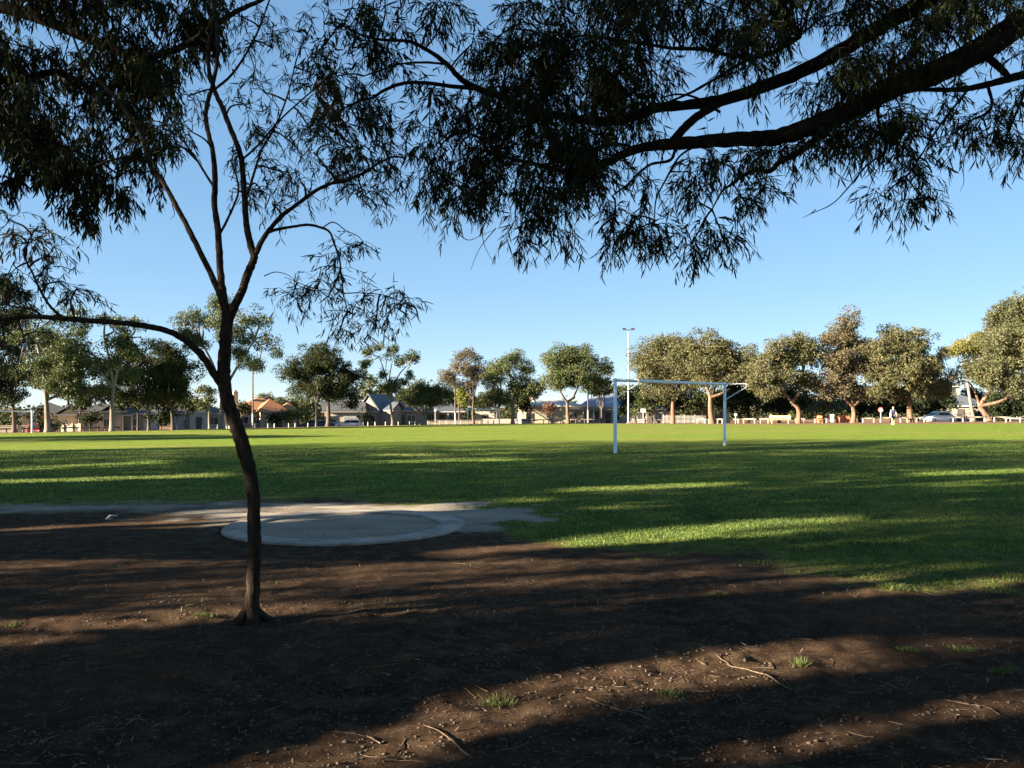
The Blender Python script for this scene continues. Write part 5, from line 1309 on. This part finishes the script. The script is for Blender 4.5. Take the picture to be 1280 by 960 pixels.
def thing_wheel(root, x, sy):
    b = MB(); n = 18; th_ = np.linspace(0, 2 * math.pi, n, endpoint=False)
    prof = [(.2, .11), (.29, .11), (.315, .07), (.315, -.07), (.29, -.11), (.2, -.11)]
    V = np.concatenate([np.stack([x + r * np.cos(th_), np.full(n, sy * .8 + y), .315 + r * np.sin(th_)], 1) for r, y in prof]); q = np.arange(n)
    b.add(V, np.concatenate([np.stack([k * n + q, k * n + (q + 1) % n, (k + 1) * n + (q + 1) % n, (k + 1) * n + q], 1) for k in range(5)]))
    w = b.build('wheel', M['tyre'], root, True)
    b = MB(); V = np.stack([x + .2 * np.cos(th_), np.full(n, sy * .88), .315 + .2 * np.sin(th_)], 1)
    b.add(np.concatenate([V, [[x, sy * .9, .315]]]), np.stack([q, (q + 1) % n, np.full(n, n)], 1)); b.build('rim', M['rim'], w)
    return w
car('white sedan parked behind the log rails at right', 1172, 101, math.radians(197), (.75, .74, .78), lift=-.12)
car('silver white hatchback parked under the dark round tree', 436, 133, math.radians(186), (.60, .63, .66), 'hatch', lift=-.05)
car('dark blue car parked left of the silver hatchback', 408, 134, math.radians(8), (.02, .04, .09), lift=-.05)
car('dark teal hatchback behind the thin sapling', 390, 136, math.radians(184), (.03, .10, .09), 'hatch', lift=-.05)
car('dark red car half hidden by the stout pale trunk at left', 50, 104, math.radians(100), (.16, .015, .02), 'hatch')

# ------------------------------------------------------------------ small street furniture
def wheelie_bin(label, px, D, m):
    p = gd(px, D); root = thing('wheelie_bin', label, 'bin', tuple(p), -math.atan2(p[0], p[1]), 'wheelie bins')
    b = MB(); x, y = .24, .27
    V = [(-x * .8, -y * .75, .08), (x * .8, -y * .75, .08), (x * .8, y * .75, .08), (-x * .8, y * .75, .08), (-x, -y, .95), (x, -y, .95), (x, y, .95), (-x, y, .95)]
    b.add(V, [(0, 3, 2, 1), (0, 1, 5, 4), (1, 2, 6, 5), (2, 3, 7, 6), (3, 0, 4, 7)]); b.build('tub', m, root)
    lid = MB().box((0, 0, 1.0), (.54, .62, .09), 0, .85).build('lid', m, root)
    tube_part('handle', [(-.2, .33, .95), (.2, .33, .95)], .02, m, root, 6)
    for sx in (-1, 1): tube_part('wheel', [(sx * .2, .24, .1), (sx * .27, .24, .1)], .1, M['tyre'], root, 10)
wheelie_bin('pale green wheelie bin beside the orange barrier', 1040, 100, M['bin_green'])
wheelie_bin('dark green wheelie bin before the steep grey gable', 466, 138, M['bin_dark'])

def barrier(label, px, D, w):
    p = gd(px, D); root = thing('plastic_barrier', label, 'barrier', tuple(p), -math.atan2(p[0], p[1]), 'orange barriers at the rails')
    b = MB(); y0, y1 = .24, .1
    V = [(-w / 2, -y0, 0), (w / 2, -y0, 0), (w / 2, y0, 0), (-w / 2, y0, 0), (-w / 2, -y0 * .9, .22), (w / 2, -y0 * .9, .22), (w / 2, y0 * .9, .22), (-w / 2, y0 * .9, .22), (-w / 2, -y1, .82), (w / 2, -y1, .82), (w / 2, y1, .82), (-w / 2, y1, .82)]
    b.add(V, [(0, 1, 5, 4), (1, 2, 6, 5), (2, 3, 7, 6), (3, 0, 4, 7), (4, 5, 9, 8), (5, 6, 10, 9), (6, 7, 11, 10), (7, 4, 8, 11), (8, 9, 10, 11)])
    b.build('shell', M['orange'], root, bevel=.02)
    part('top_lip', (0, 0, .85), (w * .9, .14, .07), M['orange'], root)
    for sx in (-1, 1): part('foot', (sx * w * .3, -.02, .05), (.25, .56, .1), M['orange'], root)
barrier('small orange plastic barrier left of the pale green bin', 1024.5, 101, .62)
barrier('larger orange plastic barrier between the pale green bin and the russet gum', 1049.5, 101, .85)
barrier('orange plastic barrier touching the russet gum trunk', 1058.5, 101, .8)

def slat_bench(name, label, px, D, w, h, m, back=False, rz=0.0):
    p = gd(px, D); root = thing(name, label, 'bench', tuple(p), -math.atan2(p[0], p[1]) + rz)
    for k in range(3): part('seat_slat', (0, -.15 + .15 * k, h), (w, .13, .05), m, root)
    for sx in (-1, 1):
        part('leg', (sx * w * .38, 0, h / 2 - .03), (.09, .4, h), m, root)
        if back: part('back_post', (sx * w * .42, .24, h + .22), (.09, .08, .9), m, root)
    if back:
        for k in range(2): part('back_slat', (0, .2, h + .22 + .2 * k), (w, .04, .14), m, root)
slat_bench('park_bench', 'pale green backless bench at the right edge of the field', 1266, 88, 1.7, .44, M['bench_green'])
slat_bench('park_bench', 'tan timber seat with two tall end posts left of the leaning gum', 975, 100, 2.5, .46, M['timber_tan'], True)

def sign(label, px, D, ytop, shape, m, w=.5, h=.5):
    p = gd(px, D); zt = EYE - (ytop - HY) / F * D
    root = thing('street_sign', label, 'sign', tuple(p), -math.atan2(p[0], p[1]))
    zt -= p[2]
    tube_part('post', [(0, 0, -.1), (0, 0, zt)], .05, M['trim_white'], root, 8)
    if shape == 'round':
        th_ = np.linspace(0, 2 * math.pi, 20, endpoint=False)
        for r_, yy, mm, nm in ((w / 2, -.06, m, 'sign_plate'), (w * .36, -.085, M['sign_white'], 'sign_face')):
            b = MB(); V = np.concatenate([np.stack([r_ * np.cos(th_), np.full(20, yy + o_), zt - w / 2 + r_ * np.sin(th_)], 1) for o_ in (0, .02)])
            q = np.arange(20); b.add(V, np.stack([q, (q + 1) % 20, 20 + (q + 1) % 20, 20 + q], 1)); b.Q.setdefault(20, []).extend([q[None], q[None] + 20]); b.build(nm, mm, root)
    else:
        part('sign_plate', (0, -.07, zt - h / 2), (w, .03, h), m, root)
sign('white post with a round red and white sign left of the walking person', 1101, 99, 509, 'round', M['sign_red'], .62)
sign('white post with a small plate before the verandah house', 544, 142, 511, 'rect', M['sign_white'], .4, .5)
sign('white board sign right of the floodlight pole', 804, 126, 511, 'rect', M['sign_white'], .75, .55)
sign('short white post sign before the dark hedge near the goal', 919.5, 103, 517, 'rect', M['sign_white'], .35, .25)

# bollard lights and people: one person walking along the far touchline
p = gd(1116.5, 80)
root = thing('person', 'person in a navy top and dark shorts walking along the far edge', 'person', tuple(p), math.radians(-15), local=True)
def skin_mesh(name, verts, edges, radii, m, parent, rootv=0):
    me = bpy.data.meshes.new(name); me.from_pydata(verts, edges, []); me.materials.append(m)
    o = bpy.data.objects.new(name, me); COL.objects.link(o); o.parent = parent
    o.modifiers.new('skin', 'SKIN').use_smooth_shade = True
    if len(me.skin_vertices) == 0:
        bpy.context.view_layer.objects.active = o
        with bpy.context.temp_override(object=o, active_object=o):
            bpy.ops.mesh.customdata_skin_add()
    sv = me.skin_vertices[0].data
    for i, r_ in enumerate(radii): sv[i].radius = (r_, r_) if not isinstance(r_, tuple) else r_
    sv[rootv].use_root = True
    s2 = o.modifiers.new('sub', 'SUBSURF'); s2.levels = 1; s2.render_levels = 2
    return o
bv = [(0, 0, .93), (0, 0, 1.1), (0, .01, 1.28), (0, .01, 1.42), (0, -.0, 1.51), (0, -.02, 1.58), (0, -.03, 1.68), (0, -.02, 1.74),
      (-.10, 0, .88), (-.12, -.14, .50), (-.12, -.05, .10), (-.12, -.2, .05), (.10, 0, .88), (.11, .10, .49), (.11, .28, .13), (.11, .18, .05),
      (-.19, .01, 1.40), (-.25, .06, 1.13), (-.25, -.04, .90), (.19, .01, 1.40), (.25, -.05, 1.13), (.25, -.18, .92)]
be = [(0, 1), (1, 2), (2, 3), (3, 4), (4, 5), (5, 6), (6, 7), (0, 8), (8, 9), (9, 10), (10, 11), (0, 12), (12, 13), (13, 14), (14, 15), (3, 16), (16, 17), (17, 18), (3, 19), (19, 20), (20, 21)]
br = [(.14, .10), (.125, .09), (.14, .10), (.11, .08), .05, .07, .088, .05, .085, .058, .04, .03, .085, .058, .04, .03, .05, .042, .03, .05, .042, .03]
for hv, sx in ((18, -1), (21, 1)):                 # five fingers per hand
    hx, hy_, hz = bv[hv]
    pi_ = len(bv); bv.append((hx, hy_ - .02, hz - .07)); be.append((hv, pi_)); br.append((.035, .02))
    for k, (dy, ln) in enumerate([(-.03, .07), (-.01, .085), (.01, .08), (.028, .06)]):
        a_ = len(bv); bv.append((hx, hy_ - .02 + dy, hz - .07 - ln * .55)); bv.append((hx + sx * -.015, hy_ - .03 + dy, hz - .07 - ln))
        be += [(pi_, a_), (a_, a_ + 1)]; br += [.009, .007]
    a_ = len(bv); bv.append((hx - sx * .02, hy_ - .06, hz - .06)); bv.append((hx - sx * .02, hy_ - .075, hz - .1)); be += [(hv, a_), (a_, a_ + 1)]; br += [.011, .008]
body = skin_mesh('body', bv, be, br, M['skin'], root)
skin_mesh('shirt', [(0, 0, .90), (0, 0, 1.1), (0, .01, 1.28), (0, .01, 1.43), (-.2, .01, 1.40), (-.245, .05, 1.20), (.2, .01, 1.40), (.245, -.03, 1.20)], [(0, 1), (1, 2), (2, 3), (3, 4), (4, 5), (3, 6), (6, 7)], [(.17, .125), (.15, .115), (.165, .125), (.125, .095), .068, .06, .068, .06], M['navy'], root)
skin_mesh('shorts', [(0, 0, .95), (-.10, 0, .86), (-.115, -.11, .58), (.10, 0, .86), (.108, .075, .58)], [(0, 1), (1, 2), (0, 3), (3, 4)], [(.15, .11), .105, .085, .105, .085], M['shorts'], root)
skin_mesh('hair', [(0, .0, 1.62), (0, -.005, 1.70), (0, -.02, 1.77)], [(0, 1), (1, 2)], [.075, .096, .07], M['hair'], root)
for nm, a_, b_ in (('shoe', (-.12, -.02, .045), (-.12, -.24, .035)), ('shoe', (.11, .3, .10), (.11, .12, .035))):
    skin_mesh(nm, [a_, b_], [(0, 1)], [.05, .042], M['shoe'], root)
f = MB()
for sx in (-1, 1): f.box((sx * .035, -.115, 1.675), (.022, .012, .012))
f.box((0, -.125, 1.645), (.022, .03, .04)); f.box((0, -.108, 1.605), (.045, .01, .01))
for sx in (-1, 1): f.box((sx * .092, -.02, 1.66), (.014, .04, .06))
f.build('face', M['skin'], body)
b = MB(); c = p
bag = thing('shoulder_bag', 'pale blue cloth bag hanging at the walking person', 'bag', (p[0] - .28, p[1] - .06, p[2] + .70), math.radians(-15))
b = MB(); V = []
zs = [0, .06, .3, .46, .52]; ws = [.12, .17, .16, .13, .05]; ds = [.05, .085, .08, .06, .02]
n = 14; th_ = np.linspace(0, 2 * math.pi, n, endpoint=False)
for z_, w_, d_ in zip(zs, ws, ds): V.append(np.stack([d_ * np.cos(th_), w_ * np.sin(th_), np.full(n, z_)], 1))
q = np.arange(n); b.add(np.concatenate(V), np.concatenate([np.stack([k * n + q, k * n + (q + 1) % n, (k + 1) * n + (q + 1) % n, (k + 1) * n + q], 1) for k in range(4)])); b.Q.setdefault(n, []).append(q[None])
b.build('pouch', M['pale_cloth'], bag, True)
tube_part('strap', [(0, -.1, .48), (.03, -.05, .72), (.06, .0, .75), (.03, .06, .72), (0, .1, .48)], .012, M['pale_cloth'], bag, 6)

# ------------------------------------------------------------------ small bird on the gravel
p = gp(139, 652); p[2] = float(ground_z(p[0], p[1])[0])
root = thing('small_bird', 'small white and dark bird pecking at the pale gravel at left', 'bird', tuple(p), math.radians(205))
root.scale = (.5, .7, 1.0)
b = MB()
st = [(-.16, .085, .006, .004), (-.11, .078, .014, .008), (-.06, .07, .026, .022), (0, .066, .032, .033), (.05, .064, .028, .03), (.085, .06, .018, .02), (.11, .052, .017, .017), (.13, .045, .013, .013), (.142, .04, .004, .004)]
n = 12; th_ = np.linspace(0, 2 * math.pi, n, endpoint=False); q = np.arange(n)
b.add(np.concatenate([np.stack([np.full(n, x), wy * np.cos(th_), z + wz * np.sin(th_)], 1) for x, z, wy, wz in st]), np.concatenate([np.stack([k * n + q, k * n + (q + 1) % n, (k + 1) * n + (q + 1) % n, (k + 1) * n + q], 1) for k in range(len(st) - 1)]))
body = b.build('body', M['bird_white'], root, True)
for sy in (-1, 1):
    b = MB(); V = [(.05, sy * .03, .075), (.03, sy * .037, .05), (-.06, sy * .032, .052), (-.13, sy * .012, .075), (-.05, sy * .03, .088)]
    b.add(V, [(0, 1, 2, 3, 4)]); o = b.build('wing', M['bird_dark'], root); so = o.modifiers.new('t', 'SOLIDIFY'); so.thickness = .006
    tube_part('leg', [(.01, sy * .014, .04), (-.005, sy * .014, .02), (.005, sy * .014, 0)], .0028, M['bird_dark'], root, 5)
b = MB().tubes([(.138, 0, .04), (.165, 0, .03)], [.006, .001], 6); b.build('beak', M['bird_dark'], body)

# ------------------------------------------------------------------ turf blades, leaf litter, clods, tufts and twigs
n = 580000
yy = 6.3 * (34 / 6.3) ** rng.random(n); xx = rng.uniform(-1, 1, n) * (.68 * yy + 1.5)
g_, a_ = masks(xx, yy)
dn = fbm(xx * 7, yy * 7, 3, 61)
ok = rng.random(n) < np.clip((g_ + dn - .86) * 1.7, .012 * (dn > .55), 1)
xx, yy = xx[ok], yy[ok]; n = len(xx)
P = np.stack([xx, yy, ground_z(xx, yy) - .004], 1)
hgt = rng.uniform(.018, .05, n) * (.7 + .6 * fbm(xx * .9, yy * .9, 2, 71)); wd = (.0035 + .0003 * yy)
an = rng.uniform(0, 2 * math.pi, n); lean = rng.uniform(.1, .9, n) * hgt
side = np.stack([np.cos(an), np.sin(an), np.zeros(n)], 1) * wd[:, None]
tip = P + np.stack([np.cos(an + 1.57 + rng.normal(size=n) * .5) * lean, np.sin(an + 1.57) * lean, hgt], 1)
V = np.stack([P - side, P + side, tip], 1).reshape(-1, 3)
b = MB(); b.add(V, np.arange(3 * n).reshape(n, 3))
m = leaf_mat('grass_blade', (.05, .082, .02), (.095, .14, .032), (.19, .18, .06), .3, 1.2, .6)
o = b.build('grass', m); o['kind'] = 'stuff'; tag(o, 'short green turf blades at the near side of the field', 'grass')

def soil_pts(n, y0=3.2, y1=12.5, pw=1.0):
    y = y0 * (y1 / y0) ** (rng.random(n) ** pw); x = rng.uniform(-1, 1, n) * (.66 * y + .6)
    g_, a_ = masks(x, y); rr_ = np.hypot(x - RING_C[0], y - RING_C[1])
    ok = (rng.random(n) > g_ * .75) & (rr_ > RING_R + .05)
    return x[ok], y[ok]
# fallen leaves
x, y = soil_pts(20000); kp = rng.random(len(x)) < np.clip((fbm(x * 1.3, y * 1.3, 4, 88) - .40) * 4.5, .06, 1); x, y = x[kp], y[kp]; n = len(x)
P = np.stack([x, y, ground_z(x, y) + .006], 1)
an = rng.uniform(0, 2 * math.pi, n)
ax = unit(np.stack([np.cos(an), np.sin(an), rng.normal(size=n) * .18], 1)); sd = unit(np.cross(ax, np.array([[0, 0, 1.]]) + rand_dirs(n) * .5))
b = MB(); b.leaves6(P, ax, sd, (.012 + .075 * rng.random(n) ** 2.2), rng.uniform(.004, .011, n), rng.uniform(-.3, .3, n))
m, nt, bs = new_mat('litter')
oi = noise(nt, 9, 2)
nt.links.new(ramp(nt, oi, [(.35, (.045, .03, .02)), (.5, (.10, .07, .045)), (.62, (.17, .13, .09)), (.74, (.28, .23, .18))]), bs.inputs['Base Color']); bs.inputs['Roughness'].default_value = .9; bs.inputs['Specular IOR Level'].default_value = .08
o = b.build('leaf_litter', m); o['kind'] = 'stuff'; tag(o, 'scattered dry gum leaves over the bare soil', 'leaf litter')
# fine twigs
x, y = soil_pts(330); n = len(x)
an = rng.uniform(0, 2 * math.pi, n); ln = rng.uniform(.05, .2, n); S = 4
tt = np.linspace(-.5, .5, S)
bend = rng.normal(size=n) * .05
X = x[:, None] + np.cos(an)[:, None] * ln[:, None] * tt - np.sin(an)[:, None] * (ln * bend)[:, None] * (tt * 2) ** 2
Yy = y[:, None] + np.sin(an)[:, None] * ln[:, None] * tt + np.cos(an)[:, None] * (ln * bend)[:, None] * (tt * 2) ** 2
Z = ground_z(X.reshape(-1), Yy.reshape(-1)).reshape(X.shape) + .004
b = MB(); b.tubes(np.stack([X, Yy, Z], -1), np.broadcast_to(np.array([.0022, .002, .0016, .001]), (n, S)), 3)
o = b.build('fine_twigs', M['twig']); o['kind'] = 'stuff'; tag(o, 'fine fallen twigs strewn over the bare soil', 'twigs')
# clods of trampled soil
x, y = soil_pts(9000, 3.2, 8.0); kp = rng.random(len(x)) < np.clip((fbm(x * .9 + 5, y * .9, 4, 98) - .42) * 5, .04, 1); x, y = x[kp], y[kp]; n = len(x)
ico = np.array([(1, 0, 0), (0, 1, 0), (-1, 0, 0), (0, -1, 0), (0, 0, 1), (0, 0, -1)], float)
icf = np.array([(0, 1, 4), (1, 2, 4), (2, 3, 4), (3, 0, 4), (1, 0, 5), (2, 1, 5), (3, 2, 5), (0, 3, 5)])
sz = .003 + .009 * rng.random(n) ** 3
V = ico[None] * (1 + .5 * rng.normal(size=(n, 6, 1)) * .7) * (sz[:, None, None] * np.array([1.2, 1.2, .8])) + np.stack([x, y, ground_z(x, y) + sz * .2], 1)[:, None]
b = MB(); b.add(V.reshape(-1, 3), (icf[None] + (np.arange(n) * 6)[:, None, None]).reshape(-1, 3))
m = plain('clod', (.08, .053, .036), 1.0, .45, 14, .3)
o = b.build('soil_clods', m, smooth_=True); o['kind'] = 'stuff'; tag(o, 'small clods of trampled brown soil in the foreground', 'soil')

# green tufts one can pick out
mt = leaf_mat('tuft_blade', (.06, .085, .022), (.12, .145, .04), (.22, .19, .08), .3, 14, .55)
def tuft(label, px, py, w, hgt, nb):
    p = gp(px, py); p[2] = float(ground_z(p[0], p[1])[0])
    r = w / F * p[1] / 2
    n = int(nb * 1.8); q = np.clip(rng.normal(size=(n, 2)) * .45, -.85, .85) * r
    P = np.stack([p[0] + q[:, 0], p[1] + q[:, 1] * .8, ground_z(p[0] + q[:, 0], p[1] + q[:, 1] * .8) - .003], 1)
    out = np.stack([q[:, 0], q[:, 1], np.zeros(n)], 1) / (r + 1e-6)
    ax = unit(out * .55 + rand_dirs(n) * .4 + np.array([0, 0, .75])); sd = unit(np.cross(ax, rand_dirs(n)))
    b = MB(); b.leaves6(P, ax, sd, hgt * rng.uniform(.35, 1.0, n), rng.uniform(.003, .006, n), rng.uniform(-.3, .3, n))
    o = b.build('grass_tuft', mt); tag(o, label, 'grass tuft', 'green tufts on the bare soil')
for a in [('bright grass tuft in the lit soil band below the middle', 622, 878, 42, .065, 60), ('small spiky grass tuft right of the long curved twig', 1001, 836, 16, .075, 45), ('loose grass tuft in the lower middle beside the dark stripe', 838, 874, 34, .055, 45),
          ('low green tuft just left of the young trunk', 258, 772, 32, .04, 90), ('grass tuft at the left edge in the lit soil', 14, 785, 22, .05, 40), ('widest grass patch glowing in front of the turf at right', 1118, 736, 46, .06, 340),
          ('pale grass tuft at the right edge above the dark stripe', 1252, 842, 34, .05, 90), ('thin grass tuft near the right edge, higher up', 1205, 815, 30, .045, 80), ('sparse grass tuft at upper right of the lit soil band', 1135, 815, 26, .04, 70),
          ('small tuft in the pale soil left of the ring', 255, 677, 34, .045, 60), ('faint tuft between the ring and the turf', 900, 745, 40, .035, 50)]:
    tuft(*a)
# sticks one can pick out
def stick(label, pts, w):
    P = []
    for x_, y_ in pts:
        g = gp(x_, y_); g[2] = float(ground_z(g[0], g[1])[0]) + .008; P.append(g)
    C = catmull(P, 6); C[:, 2] = ground_z(C[:, 0], C[:, 1]) + .007
    o = MB().tubes(C, np.linspace(w, w * .45, len(C)), 6, cap=True).build('fallen_stick', M['twig'], smooth_=True)
    tag(o, label, 'stick', 'sticks lying on the soil')
stick('longest curved stick lying in the lit soil at right', [(988, 866), (960, 853), (935, 842), (918, 838), (908, 830), (895, 822)], .0045)
stick('straight stick on the lit soil near the lower middle', [(812, 905), (780, 893), (755, 884), (733, 876)], .004)
stick('stick bending down towards the bottom edge, left of centre', [(588, 952), (570, 938), (555, 922), (530, 913)], .0045)
stick('short pale stick in the dark stripe at lower right', [(1122, 866), (1110, 860), (1100, 855)], .005)
stick('small forked pale stick in the shade at lower left', [(158, 912), (170, 904), (183, 906)], .005)
stick('short stick at the far lower left of centre', [(476, 932), (466, 926), (458, 922)], .004)
